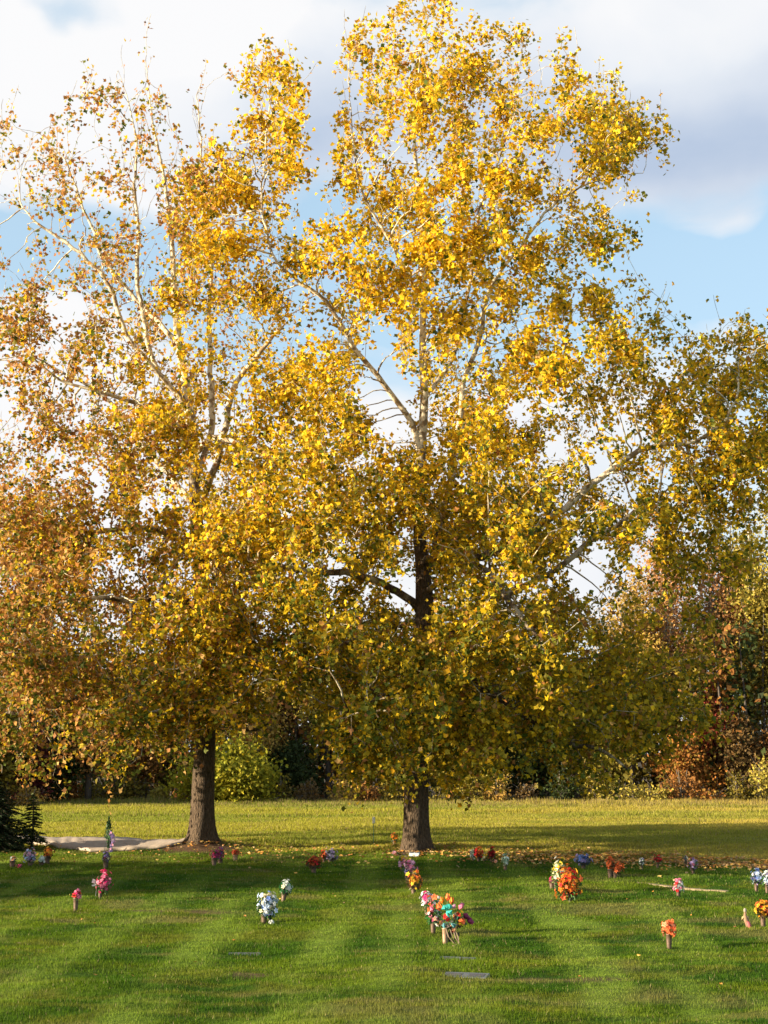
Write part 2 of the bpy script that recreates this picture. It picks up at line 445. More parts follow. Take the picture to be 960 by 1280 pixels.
# ------------------------------------------------------------------ fallen leaves
n = 15000
fx = rng.uniform(-14, 15, n); fy = field_edge(fx)+rng.normal(-.1, .8, n)*(1+.6*vnoise(fx*.8, fx*0))
keep = rng.random(n) < np.clip((fx+1)/9, .04, 1)*.8
fx, fy = fx[keep], fy[keep]
n2 = 700; a = rng.uniform(0, 6.28, n2); rr = np.abs(rng.normal(0, 3.2, n2))
T2 = np.where(rng.random(n2)[:, None] < .5, TM[:2], TL[:2])
fx = np.concatenate([fx, T2[:, 0]+rr*np.cos(a)*1.3, rng.uniform(-12, 13, 90)]); fy = np.concatenate([fy, T2[:, 1]+rr*np.sin(a)-.5, rng.uniform(22, 50, 90)])
k = ~on_path(fx, fy) | (rng.random(len(fx)) < .08); fx, fy = fx[k], fy[k]
pal = np.array([[.50, .22, .05], [.62, .33, .08], [.36, .15, .05], [.60, .42, .12], [.45, .30, .15]])
P = np.stack([fx, fy, height(fx, fy)+.06+rng.random(len(fx))*.03], 1)
near = P[:, 1] < 40
sz = rng.uniform(.07, .16, len(P)); sz[near] *= .6
lc = pal[rng.integers(0, 5, len(P))]*rng.uniform(.7, 1.15, len(P))[:, None]
o = leaf_cloud('fallen_leaves', P, sz, lc, M_LITTER, None, True, rng, .55)
tag(o, 'orange brown fallen leaves strewn along the edge of the mown lawn', 'leaves', None, 'stuff')

# ------------------------------------------------------------------ branching trees
def smooth_chain(pts, step=.35):
    pts = np.array(pts, float)
    seg = np.linalg.norm(np.diff(pts[:, :3], axis=0), axis=1); t = np.concatenate([[0], np.cumsum(seg)])
    n = max(2, int(t[-1]/step)+1); q = np.linspace(0, t[-1], n)
    out = np.stack([np.interp(q, t, pts[:, i]) for i in range(pts.shape[1])], 1)
    for _ in range(2):
        out[1:-1] = (out[:-2]+2*out[1:-1]+out[2:])/4
    return out

def tree_graph(chains, attr, step=.36, kill=.5, infl=7.0, maxit=140, r=rng, up=.22):
    """chains: list of arrays (x,y,z,rad); the first is the trunk. Others attach to the nearest earlier node."""
    pos = []; par = []; rad = []
    for ci, ch in enumerate(chains):
        ch = smooth_chain(ch, step)
        if ci == 0:
            last = -1
        else:
            A = np.array(pos); d = np.linalg.norm(A-ch[0, :3], axis=1); last = int(d.argmin())
            if d[last] > step*1.5:
                a = A[last]; m = int(d[last]/step)
                for q in range(1, m):
                    pos.append(a+(ch[0, :3]-a)*q/m); par.append(last); rad.append(ch[0, 3]); last = len(pos)-1
        wob = np.zeros(3)
        for i in range(len(ch)):
            if ci > 0: ch[i, 3] *= .80
            if ci > 0 and 0 < i:
                wob = wob*.85+r.normal(0, .035, 3)
            pos.append(ch[i, :3]+wob); par.append(last); rad.append(ch[i, 3]); last = len(pos)-1
    nsk = len(pos)
    pos = [np.array(p) for p in pos]
    A = attr.copy(); m = len(A)
    Pn = np.array(pos)
    D = np.full(m, 1e9); I = np.zeros(m, int)
    lo = Pn[:, 2] > 4.2          # no growth straight off the lower trunk
    for k in range(0, nsk):
        if not lo[k]: continue
        d = np.linalg.norm(A-Pn[k], axis=1); u = d < D; D[u] = d[u]; I[u] = k
    alive = D > kill; attach = I.copy()
    for it in range(maxit):
        act = np.where(alive & (D < infl))[0]
        if len(act) == 0: break
        ids, inv = np.unique(I[act], return_inverse=True)
        Pn = np.array(pos)
        dirs = A[act]-Pn[I[act]]; dirs /= np.linalg.norm(dirs, axis=1)[:, None]
        S = np.zeros((len(ids), 3)); np.add.at(S, inv, dirs)
        # momentum from parent direction
        pd = np.array([Pn[i]-Pn[par[i]] if par[i] >= 0 else np.array([0, 0, 1.0]) for i in ids])
        pd /= (np.linalg.norm(pd, axis=1)[:, None]+1e-9)
        S /= (np.linalg.norm(S, axis=1)[:, None]+1e-9)
        S = S+.35*pd+r.normal(0, .22, S.shape); S[:, 2] += up
        S /= np.linalg.norm(S, axis=1)[:, None]
        newp = Pn[ids]+S*step
        base = len(pos)
        for q in range(len(ids)):
            pos.append(newp[q]); par.append(int(ids[q])); rad.append(0)
        al = np.where(alive)[0]
        dd = np.linalg.norm(A[al][:, None, :]-newp[None], axis=2)
        j = dd.argmin(1); dm = dd[np.arange(len(al)), j]
        u = dm < D[al]
        D[al[u]] = dm[u]; I[al[u]] = base+j[u]
        alive = D > kill
    attach = I
    return np.array(pos), np.array(par), np.array(rad), nsk, attach, D

def tree_mesh(name, pos, par, rad, nsk, parent, mat, tipr=.011, pexp=2.35, pale_r=.36, tips=None, maxr=.07):
    n = len(pos)
    acc = np.zeros(n); kids = [[] for _ in range(n)]
    for i in range(n-1, -1, -1):
        if acc[i] == 0: acc[i] = tipr**pexp
        if par[i] >= 0: acc[par[i]] += acc[i]; kids[par[i]].append(i)
    rr = acc**(1/pexp)
    r = np.where(np.arange(n) < nsk, rad, 0)
    for i in range(n):
        if i >= nsk:
            r[i] = min(rr[i], r[par[i]]*.88 if par[i] >= 0 else 1, maxr)
            r[i] = max(r[i], tipr*.8)
    V = []; Fs = []; pal = []
    # chains
    ring = {}
    def frame(d, prev=None):
        d = d/(np.linalg.norm(d)+1e-9)
        if prev is None:
            prev = np.array([1.0, 0, 0]) if abs(d[0]) < .9 else np.array([0, 1.0, 0])
        u = prev-d*(prev @ d); u /= (np.linalg.norm(u)+1e-9)
        return u, np.cross(d, u)
    stack = [(0, None)]
    starts = [(0, -1)]
    while starts:
        s, p = starts.pop()
        chain = [s] if p < 0 else [p, s]
        cur = s
        while kids[cur]:
            ks = sorted(kids[cur], key=lambda k: -r[k])
            # prefer skeleton continuation
            main = ks[0]
            for k in ks[1:]: starts.append((k, cur))
            chain.append(main); cur = main
        rs = [r[i] for i in chain]
        if p >= 0: rs[0] = r[s]
        big = rs[0]
        ns = 28 if big > .3 else (12 if big > .12 else (7 if big > .05 else (4 if big > .02 else 3)))
        prev = None; base = len(V)
        C = np.array([pos[i] for i in chain])
        for q in range(len(chain)):
            d = C[min(q+1, len(C)-1)]-C[max(q-1, 0)]
            u, w = frame(d, prev); prev = u
            rad_q = rs[q]*(0.6 if q == len(chain)-1 else 1)
            for k in range(ns):
                a = 2*math.pi*k/ns
                V.append(C[q]+rad_q*(u*math.cos(a)+w*math.sin(a)))
                pal.append(rs[q])
        for q in range(len(chain)-1):
            for k in range(ns):
                Fs.append((base+q*ns+k, base+q*ns+(k+1) % ns, base+(q+1)*ns+(k+1) % ns, base+(q+1)*ns+k))
    V = np.array(V); pal = np.array(pal)
    # root flare and fluting near the ground
    b = pos[0]
    k = V[:, 2] < b[2]+3.0
    dx = V[k, 0]-b[0]; dy = V[k, 1]-b[1]; th = np.arctan2(dy, dx); zz = np.clip(V[k, 2]-b[2], 0, 3)
    fl = 1+.75*np.exp(-zz/.32)*(.72+.4*np.cos(5*th+1.3)+.25*np.cos(3*th))+.05*np.cos(7*th+zz)*np.exp(-zz/1.2)+.04*np.cos(4*th+1)
    cx = np.interp(V[k, 2], pos[:8, 2], pos[:8, 0]); cy = np.interp(V[k, 2], pos[:8, 2], pos[:8, 1])
    V[k, 0] = cx+(V[k, 0]-cx)*fl; V[k, 1] = cy+(V[k, 1]-cy)*fl
    pale = np.clip((pale_r-pal)/pale_r*1.0, 0, 1)*.75+.25*np.clip((V[:, 2]-11)/7, -1, 1)
    F4 = np.array(Fs)
    return mesh_np(name, V, F4, mat, parent, None, True, {'pale': pale}), r

def leaf_clusters(centers, anchor, per, sig, size, r, elong=.5):
    m = len(centers)
    cnt = np.maximum(1, r.poisson(per, m))
    idx = np.repeat(np.arange(m), cnt)
    d = centers-anchor; L = np.linalg.norm(d, axis=1)[:, None]+1e-6; d = d/L
    t = r.normal(0, 1, (len(idx), 1))*sig*(1+elong)
    P = centers[idx]+d[idx]*t+r.normal(0, 1, (len(idx), 3))*sig*.75
    P[:, 2] = centers[idx][:, 2]+(P[:, 2]-centers[idx][:, 2])*1.2
    P[:, :2] = centers[idx][:, :2]+(P[:, :2]-centers[idx][:, :2])*.85
    s = size*r.uniform(.55, 1.3, len(idx))
    return P, s, idx

# leaf density of each crown in cells of 0.8 m or so: row -> (first column, digits)
GRID_M = {-1: (12, "12"), 0: (10, "1023"), 1: (8, "300563341"), 2: (7, "560127665341"), 3: (7, "57203576766676"), 4: (7, "67214656677777"),
 5: (6, "67704555656656"), 6: (6, "6662254656553"), 7: (6, "6643454657654"), 8: (7, "3666647776561"), 9: (7, "2565567776452"),
 10: (8, "54666676566420032"), 11: (8, "5662476566654466"), 12: (8, "6652236766666677"), 13: (8, "5787668875567777"),
 14: (8, "7788888886556777"), 15: (8, "8888888887556776"), 16: (8, "8888788877655555"), 17: (8, "7787678886434332"),
 18: (8, "678746888631121"), 19: (9, "88877888722420"), 20: (9, "7888888876664"), 21: (9, "788888887777510"),
 22: (10, "67878888776300"), 23: (10, "156664446410"), 24: (11, "0230")}
GRID_L = {1: (4, "1"), 2: (3, "11011"), 3: (1, "122222"), 4: (-1, "11232224"), 5: (-1, "12322224"), 6: (-2, "1112322331"),
 7: (-2, "1113332321"), 8: (-3, "12222221222"), 9: (-4, "1345431224432"), 10: (-4, "24554446634420"), 11: (-4, "3555535776750"), 12: (-5, "234422477776600"),
 13: (-5, "3455246678754"), 14: (-5, "45655663677776"), 15: (-5, "56666554478885"), 16: (-5, "66676763678886"), 17: (-5, "66777766677776"),
 18: (-5, "67788888767876"), 19: (-5, "66777787887886"), 20: (-5, "56777787668875"), 21: (-4, "5678877667854"),
 22: (-4, "456765567764"), 23: (-3, "234323332")}

CL = 8.0
def crown_points(grid, T, axis_px, per, r, maxd=8.0, minr=2.2):
    Yt = T[1]; out = []
    for row, (c0, dg) in grid.items():
        ks = [c0+i for i, ch in enumerate(dg) if ch != '0']
        lo = (min(ks)*40-axis_px(row))/36.; hi = ((max(ks)+1)*40-axis_px(row))/36.
        half = max(abs(lo), abs(hi))
        for i, ch in enumerate(dg):
            v = int(ch)
            if v == 0: continue
            CL = 2.2 if v <= 3 else 8.0
            m = r.poisson(8*(v/8)**1.35*per*(1.7 if row >= 19 else (1.35 if row >= 16 else 1))/CL)
            n = m
            px = (c0+i+r.random(n))*40; py = (row+r.random(n))*40
            dx = (px-axis_px(row))/36.
            dep = np.sqrt(np.maximum(half**2-dx**2, minr**2)); dep = np.minimum(dep*.85, maxd)
            dep = np.where(px > 815, np.minimum(dep, 3.2), dep); t = r.uniform(-1, 1, n); t = np.sign(t)*np.abs(t)**.8
            for a, b, d in zip(px, py, t*dep):
                q = max(1 if CL < 3 else 2, r.poisson(CL)); rad = r.uniform(.28, .62)
                out.extend(dp(a, b, Yt+d)+r.normal(0, 1, (q, 3))*np.array([rad, rad, rad*.95]))
    return np.array(out)
def to_px(P):
    d = P-CAM; f = d @ FWD
    return W0/2+F*(d @ RGT)/f, H0/2-F*(d @ UPV)/f
def carve(P, T, lines, wpx, r, p=.85):
    # keep leaves off the front of limbs that stand free of foliage
    x, y = to_px(P); keep = np.ones(len(P), bool)
    for ln in lines:
        for (a, b, d0), (c, e_, d1) in zip(ln[:-1], ln[1:]):
            dd = seg_dist(x, y, (a, b), (c, e_))
            hit = (dd < wpx*r.uniform(.7, 1.3, len(P))) & (P[:, 1] < T[1]+(d0+d1)/2+.8) & (r.random(len(P)) < p)
            keep &= ~hit
    return P[keep]

def relax(P, n3, r):
    """clump: drop points where a 3-D noise is low"""
    a = vnoise(P[:, 0]*.9+P[:, 1]*.37, P[:, 2]*.9-P[:, 1]*.41)
    b = vnoise(P[:, 0]*.5-P[:, 2]*.3+40, P[:, 1]*.6+P[:, 2]*.35)
    return P[(a*.5+b*.5) > n3*r.uniform(.75, 1.15, len(P))]

def chain_px(T, pts):
    return [(*dp(a, b, T[1]+d), rd) for a, b, d, rd in pts]

# --- main sycamore
def trunk_chain(T, pts):
    b = T.copy(); b[2] = hz(T[0], T[1])-.25
    return [(*b, pts[0][3])]+chain_px(T, pts)
CH_M = [trunk_chain(TM, [(520, 1058, 0, .47), (520, 1020, 0, .43), (521, 960, 0, .41), (526, 900, 0, .39), (530, 840, 0, .37), (532, 790, 0, .36), (531, 755, 0, .34), (529, 715, .1, .27), (524, 670, .2, .22), (523, 620, .2, .2), (526, 565, .1, .18), (531, 500, 0, .15), (528, 440, 0, .13), (529, 380, .2, .11), (528, 320, .3, .1), (527, 260, .2, .08), (518, 190, 0, .06), (520, 120, .1, .035), (530, 30, .2, .015)]),
 chain_px(TM, [(524, 764, 0, .2), (505, 745, -.4, .17), (470, 726, -1.0, .16), (430, 715, -1.6, .15), (395, 712, -2, .13), (350, 707, -2.6, .11), (310, 700, -3, .07)]),
 chain_px(TM, [(526, 565, 0, .15), (518, 538, 0, .14), (498, 508, -.3, .13), (470, 465, -.6, .12), (440, 430, -.9, .11), (420, 395, -1.1, .1), (398, 370, -1.3, .09), (360, 348, -1.5, .08), (340, 325, -1.6, .06), (325, 260, -1.6, .045), (330, 180, -1.4, .035), (333, 90, -1.2, .02)]),
 chain_px(TM, [(529, 730, 0, .2), (540, 690, .6, .18), (546, 650, 1, .17), (560, 615, 1.4, .16), (572, 560, 1.8, .14), (577, 490, 2, .12), (598, 420, 2, .11), (612, 355, 2, .09), (640, 325, 2.1, .08), (690, 260, 2.3, .06), (740, 225, 2.4, .04), (800, 215, 2.4, .02)]),
 chain_px(TM, [(532, 700, 0, .2), (570, 700, -1.2, .18), (640, 680, -2, .17), (700, 640, -2.2, .16), (740, 600, -2.3, .14), (790, 566, -2.2, .12), (820, 555, -2.1, .1), (850, 560, -2, .08), (905, 530, -2, .06), (925, 480, -2, .04), (915, 430, -2, .02)]),
 chain_px(TM, [(532, 780, 0, .2), (580, 765, .8, .18), (630, 745, 1.5, .17), (680, 724, 2, .15), (735, 682, 2.2, .13), (775, 655, 2.2, .09), (830, 620, 2.2, .05)]),
 chain_px(TM, [(530, 742, 0, .15), (585, 700, -2.5, .14), (615, 712, -3.5, .13), (640, 756, -4.3, .12), (655, 778, -4.5, .11), (674, 798, -4.6, .08), (690, 840, -4.6, .05)]),
 chain_px(TM, [(530, 850, 0, .18), (560, 835, -.6, .16), (595, 856, -1.4, .15), (630, 880, -2, .14), (668, 904, -2.6, .12), (710, 928, -3, .10), (755, 935, -3.2, .08), (790, 958, -3.3, .05)]),
 chain_px(TM, [(531, 770, 0, .15), (505, 780, 1.2, .14), (470, 790, 2.5, .12), (430, 800, 3.5, .1), (400, 840, 4, .06)]),
 chain_px(TM, [(527, 870, 0, .16), (500, 860, -2, .14), (470, 868, -3.5, .1), (440, 890, -4.5, .06)]),
 chain_px(TM, [(531, 800, 0, .16), (550, 790, 2.2, .14), (590, 780, 4.4, .1), (640, 790, 6, .06)]),
 chain_px(TM, [(531, 500, 0, .12), (545, 480, 1, .11), (570, 440, 1.8, .1), (590, 340, 1.6, .08), (600, 250, 1.2, .06), (640, 160, 1, .03), (650, 90, 1, .015)]),
 chain_px(TM, [(529, 380, 0, .09), (510, 340, -.8, .08), (480, 290, -1.2, .07), (450, 240, -1.4, .05), (440, 160, -1.4, .03), (430, 60, -1.2, .012)]),
 chain_px(TM, [(524, 650, 0, .16), (500, 640, 1.5, .14), (460, 620, 3, .12), (420, 600, 4, .09), (380, 560, 4.5, .05)]),
]
ax_m = lambda row: 525 if row > 14 else (560 if row > 9 else 540)
r1 = np.random.default_rng(21)
A_M = relax(crown_points(GRID_M, TM, ax_m, 3.2, r1), .34, r1)
A_M = carve(A_M, TM, [[(524, 764, 0), (505, 745, -.4), (470, 726, -1), (430, 715, -1.6), (395, 712, -2), (350, 707, -2.6)], [(526, 560, 0), (498, 508, -.3), (470, 465, -.6), (440, 430, -.9), (398, 370, -1.3), (345, 335, -1.5)],
  [(526, 560, 0), (531, 500, 0), (528, 440, 0), (529, 380, .2)], [(524, 670, .2), (529, 715, 0), (532, 765, 0), (531, 790, 0)], [(680, 655, -2), (740, 600, -2.3), (790, 566, -2.2), (850, 560, -2)],
  [(640, 745, 1.5), (680, 724, 2), (735, 682, 2.2), (775, 655, 2.2)], [(615, 712, -3.5), (640, 756, -4.3), (674, 798, -4.6)], [(595, 856, -1.4), (630, 880, -2), (668, 904, -2.6)], [(710, 928, -3), (755, 935, -3.2), (790, 958, -3.3)],
  [(546, 650, 1), (560, 615, 1.4)], [(540, 500, 1), (575, 460, 2), (600, 400, 2), (615, 340, 2), (690, 260, 2)]], 15, r1)
A_M = carve(A_M, TM, [[(490, 735, 0), (512, 752, 0)], [(470, 500, 0), (495, 530, 0)], [(470, 480, 9), (485, 520, 9)], [(505, 735, 9), (516, 748, 9)]], 22, r1, .95)
def front_fill(T, boxes, r):
    out = []
    for x0, x1, y0, y1, d0, d1, m in boxes:
        for i in range(m):
            c = dp(r.uniform(x0, x1), r.uniform(y0, y1), T[1]+r.uniform(d0, d1)); out.extend(c+r.normal(0, .45, (6, 3)))
    return np.array(out)
A_M = np.concatenate([A_M, front_fill(TM, [(485, 575, 800, 925, -5, -1, 34), (470, 600, 590, 650, -5, -1, 10), (545, 590, 880, 945, -4, 0, 6)], r1)])
A_M = carve(A_M, TM, [[(408, 20, 30), (396, 120, 30), (398, 250, 30)], [(470, 490, 30), (492, 525, 30)], [(502, 738, 30), (514, 750, 30)]], 19, r1, .97)
CH_L = [trunk_chain(TL, [(252, 1052, 0, .47), (253, 1005, 0, .42), (256, 940, 0, .38), (258, 890, 0, .36), (258, 840, 0, .34), (256, 780, 0, .31), (252, 720, 0, .28), (246, 660, 0, .25), (243, 600, 0, .22), (240, 540, 0, .2), (232, 480, 0, .17), (222, 420, 0, .14), (218, 360, 0, .12), (214, 290, .2, .09), (205, 220, .3, .06), (190, 150, .3, .03), (182, 75, .3, .012)]),
 chain_px(TL, [(236, 510, 0, .15), (200, 470, -.6, .13), (165, 435, -1, .12), (150, 405, -1.1, .11), (135, 350, -1.2, .1), (105, 320, -1.3, .09), (60, 290, -1.5, .07), (20, 255, -1.6, .03), (28, 205, -1.6, .012)]),
 chain_px(TL, [(222, 430, 0, .13), (195, 400, .7, .12), (165, 372, 1, .11), (130, 325, 1, .09), (110, 270, 1, .06), (85, 200, 1, .035), (60, 175, 1, .015)]),
 chain_px(TL, [(200, 470, 0, .12), (182, 420, -.3, .12), (177, 370, -.4, .11), (172, 300, -.4, .09), (168, 230, -.4, .07), (168, 160, -.3, .04), (150, 90, -.2, .012)]),
 chain_px(TL, [(243, 600, 0, .16), (262, 540, .4, .15), (262, 480, .4, .13), (258, 400, .5, .11), (265, 330, .4, .09), (250, 240, .2, .06), (245, 120, 0, .02)]),
 chain_px(TL, [(250, 640, 0, .18), (275, 560, -1, .16), (290, 480, -1.5, .13), (330, 430, -1.7, .1), (350, 410, -1.8, .07)]),
 chain_px(TL, [(243, 570, 0, .15), (268, 540, -2, .14), (292, 549, -2.6, .13), (322, 562, -3, .12), (352, 570, -3.2, .09), (390, 560, -3.2, .04)]),
 chain_px(TL, [(249, 690, 0, .18), (215, 665, -.8, .17), (150, 663, -1.6, .13), (80, 670, -2.2, .10), (20, 655, -2.5, .07), (-60, 630, -2.5, .03)]),
 chain_px(TL, [(255, 770, 0, .18), (215, 740, -1.6, .16), (180, 750, -3, .14), (120, 745, -4, .1), (60, 760, -4.5, .05)]),
 chain_px(TL, [(258, 860, 0, .16), (210, 855, .6, .15), (140, 858, 1.2, .13), (70, 885, 1.6, .1), (0, 890, 1.8, .06)]),
 chain_px(TL, [(253, 740, 0, .17), (270, 720, 2.2, .15), (260, 690, 4.5, .12), (280, 650, 6, .06)]),
 chain_px(TL, [(258, 900, 0, .13), (290, 905, -1, .12), (318, 916, -1.6, .08), (345, 900, -2, .05)]),
 chain_px(TL, [(258, 850, 0, .15), (290, 830, -2, .13), (320, 810, -3.4, .08)]),
 chain_px(TL, [(246, 640, 0, .16), (210, 590, 2, .14), (170, 540, 3.5, .12), (120, 490, 4, .09), (50, 455, 4, .05)]),
 chain_px(TL, [(240, 560, 0, .14), (205, 520, -2.5, .12), (150, 495, -3.8, .1), (90, 480, -4, .06)]),
]
ax_l = lambda row: 245 if row > 12 else 190
r2 = np.random.default_rng(22)
A_L = relax(crown_points(GRID_L, TL, ax_l, 3.0, r2, 8.5), .34, r2)
A_L = carve(A_L, TL, [[(200, 470, -.6), (165, 435, -1), (135, 350, -1.2), (105, 320, -1.3), (60, 290, -1.5), (20, 255, -1.6)], [(292, 549, -2.6), (322, 562, -3), (352, 570, -3.2)], [(110, 665, -2), (150, 663, -1.6)],
  [(177, 400, -.4), (172, 300, -.4), (168, 230, -.4)], [(258, 400, .5), (265, 330, .4), (250, 240, .2)], [(290, 480, -1.5), (330, 430, -1.7)], [(258, 905, 0), (258, 950, 0)]], 11, r2, .6)

A_L = carve(A_L, TL, [[(408, 20, 30), (396, 120, 30), (398, 250, 30)], [(215, 30, 30), (222, 130, 30)]], 16, r2, .9)
A_L = np.concatenate([A_L, front_fill(TL, [(225, 290, 640, 880, -5, -1, 26), (205, 320, 800, 900, -4, 2, 14), (0, 200, 800, 900, -4, 4, 26), (0, 120, 630, 700, -6, -2.5, 22)], r2)])
YEL = np.array([[.80, .52, .016], [.75, .46, .014], [.66, .35, .014], [.84, .60, .03]])
OLI = np.array([[.38, .28, .018], [.25, .21, .02], [.46, .32, .02]])
GRN = np.array([[.13, .15, .018], [.19, .19, .02], [.08, .11, .014]])
RUS = np.array([[.52, .26, .06], [.44, .19, .05], [.60, .36, .12], [.34, .15, .05]])
def pick(pal, n, r): return pal[r.integers(0, len(pal), n)]
def leaf_colors(P, idx, wts, r):
    """wts: (n,4) probabilities yellow / olive / green / rust"""
    w = wts/wts.sum(1)[:, None]; u = r.random(len(P)); cs = np.cumsum(w, 1)
    k = (u[:, None] > cs).sum(1).clip(0, 3)
    n = len(P); C = np.stack([pick(YEL, n, r), pick(OLI, n, r), pick(GRN, n, r), pick(RUS, n, r)], 0)
    return C[k, np.arange(n)]*r.uniform(.8, 1.12, n)[:, None]

def big_tree(T, chains, A, name, label, per, size, mode, r):
    root = empty(name, (0, 0, 0), label, 'tree')
    pos, par, rad, nsk, att, D = tree_graph(chains, A, r=r)
    # fine upright shoots along the upper limbs
    sh_c = []; sh_a = []; pos = list(pos); par = list(par); rad = list(rad); n0 = len(pos)
    kidc = np.zeros(n0, int)
    for q in par[:n0]:
        if q >= 0: kidc[q] += 1
    cand = [i for i in range(n0) if pos[i][2] > (13 if mode == 'L' else 17) and (i < nsk and rad[i] < .1 or kidc[i] == 0)]
    for i in r.choice(cand, min(len(cand), 300 if mode == 'L' else 330), replace=False):
        p = pos[i].copy(); prev = int(i); d = np.array([r.normal(0, .4), r.normal(0, .4), 1.0])
        for k in range(r.integers(4, 9)):
            d = d+np.array([r.normal(0, .16), r.normal(0, .16), .15]); d /= np.linalg.norm(d)
            p = p+d*.24; pos.append(p.copy()); par.append(prev); rad.append(0); prev = len(pos)-1
            if r.random() < .55: sh_c.append(p+r.normal(0, .1, 3)); sh_a.append(p.copy())
    pos = np.array(pos); par = np.array(par); rad = np.array(rad)
    # twig tips: carry the wood into each leaf cluster
    base = len(pos)
    pos = np.concatenate([pos, A+np.array([0, 0, .05])]); par = np.concatenate([par, att]); rad = np.concatenate([rad, np.zeros(len(A))])
    tr, rr = tree_mesh('trunk', pos, par, rad, nsk, root, M_BARK)
    P, s, idx = leaf_clusters(A, pos[att], per, .20, size, r)
    ns_ = len(sh_c); rep3 = np.repeat(np.arange(ns_), 2)
    Ps = np.array(sh_c)[rep3]+r.normal(0, .07, (len(rep3), 3)); A = np.concatenate([A, np.array(sh_c)])
    P = np.concatenate([P, Ps]); s = np.concatenate([s, size*r.uniform(.6, 1.1, len(Ps))]); idx = np.concatenate([idx, len(A)-ns_+rep3])
    # local tone of a cluster follows a slow noise so clumps differ
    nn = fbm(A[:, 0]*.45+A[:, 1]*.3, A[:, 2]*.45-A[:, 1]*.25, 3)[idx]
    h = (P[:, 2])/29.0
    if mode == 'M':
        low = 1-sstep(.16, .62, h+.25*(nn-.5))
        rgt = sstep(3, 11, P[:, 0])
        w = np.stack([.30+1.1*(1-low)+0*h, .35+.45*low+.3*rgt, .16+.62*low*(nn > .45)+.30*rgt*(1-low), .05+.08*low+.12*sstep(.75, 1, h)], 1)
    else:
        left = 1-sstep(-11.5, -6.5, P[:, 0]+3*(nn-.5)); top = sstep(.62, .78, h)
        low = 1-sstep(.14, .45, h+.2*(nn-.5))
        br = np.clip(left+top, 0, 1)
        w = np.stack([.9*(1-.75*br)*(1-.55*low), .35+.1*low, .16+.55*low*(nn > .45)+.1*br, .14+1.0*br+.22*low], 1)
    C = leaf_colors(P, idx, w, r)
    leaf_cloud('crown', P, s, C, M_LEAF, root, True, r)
    print(name, 'nodes', len(pos), 'attractors', len(A), 'leaves', len(P))
    return root
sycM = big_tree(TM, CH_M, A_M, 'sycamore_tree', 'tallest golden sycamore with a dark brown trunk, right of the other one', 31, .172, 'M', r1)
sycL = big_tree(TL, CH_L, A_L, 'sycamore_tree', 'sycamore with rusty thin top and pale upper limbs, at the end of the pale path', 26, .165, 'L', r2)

# ------------------------------------------------------------------ woods behind the field
PALS = {
 'maroon': [(.13, .028, .028), (.18, .04, .035), (.09, .03, .025)],
 'dkgreen': [(.045, .065, .02), (.06, .08, .022), (.035, .05, .016)],
 'rust': [(.34, .15, .04), (.28, .12, .035), (.20, .10, .03)],
 'olive': [(.19, .15, .025), (.13, .11, .02), (.25, .18, .025)],
 'yellow': [(.34, .31, .025), (.26, .26, .022), (.42, .35, .03)],
 'tan': [(.46, .29, .07), (.40, .24, .06), (.36, .26, .05)],
 'pink': [(.46, .22, .08), (.36, .18, .08), (.48, .27, .10)],
 'orange': [(.40, .16, .035), (.30, .12, .03), (.30, .19, .035)],
 'red': [(.36, .06, .045), (.30, .05, .04), (.30, .10, .04)],
 'ochre': [(.44, .33, .06), (.38, .30, .05), (.30, .26, .05)],
 'brown': [(.15, .09, .035), (.12, .075, .03), (.19, .12, .04)],
}
PALS = {k: np.array(v) for k, v in PALS.items()}
BARKC = {'grey': (.16, .13, .10), 'dark': (.06, .045, .035), 'pale': (.48, .43, .34)}
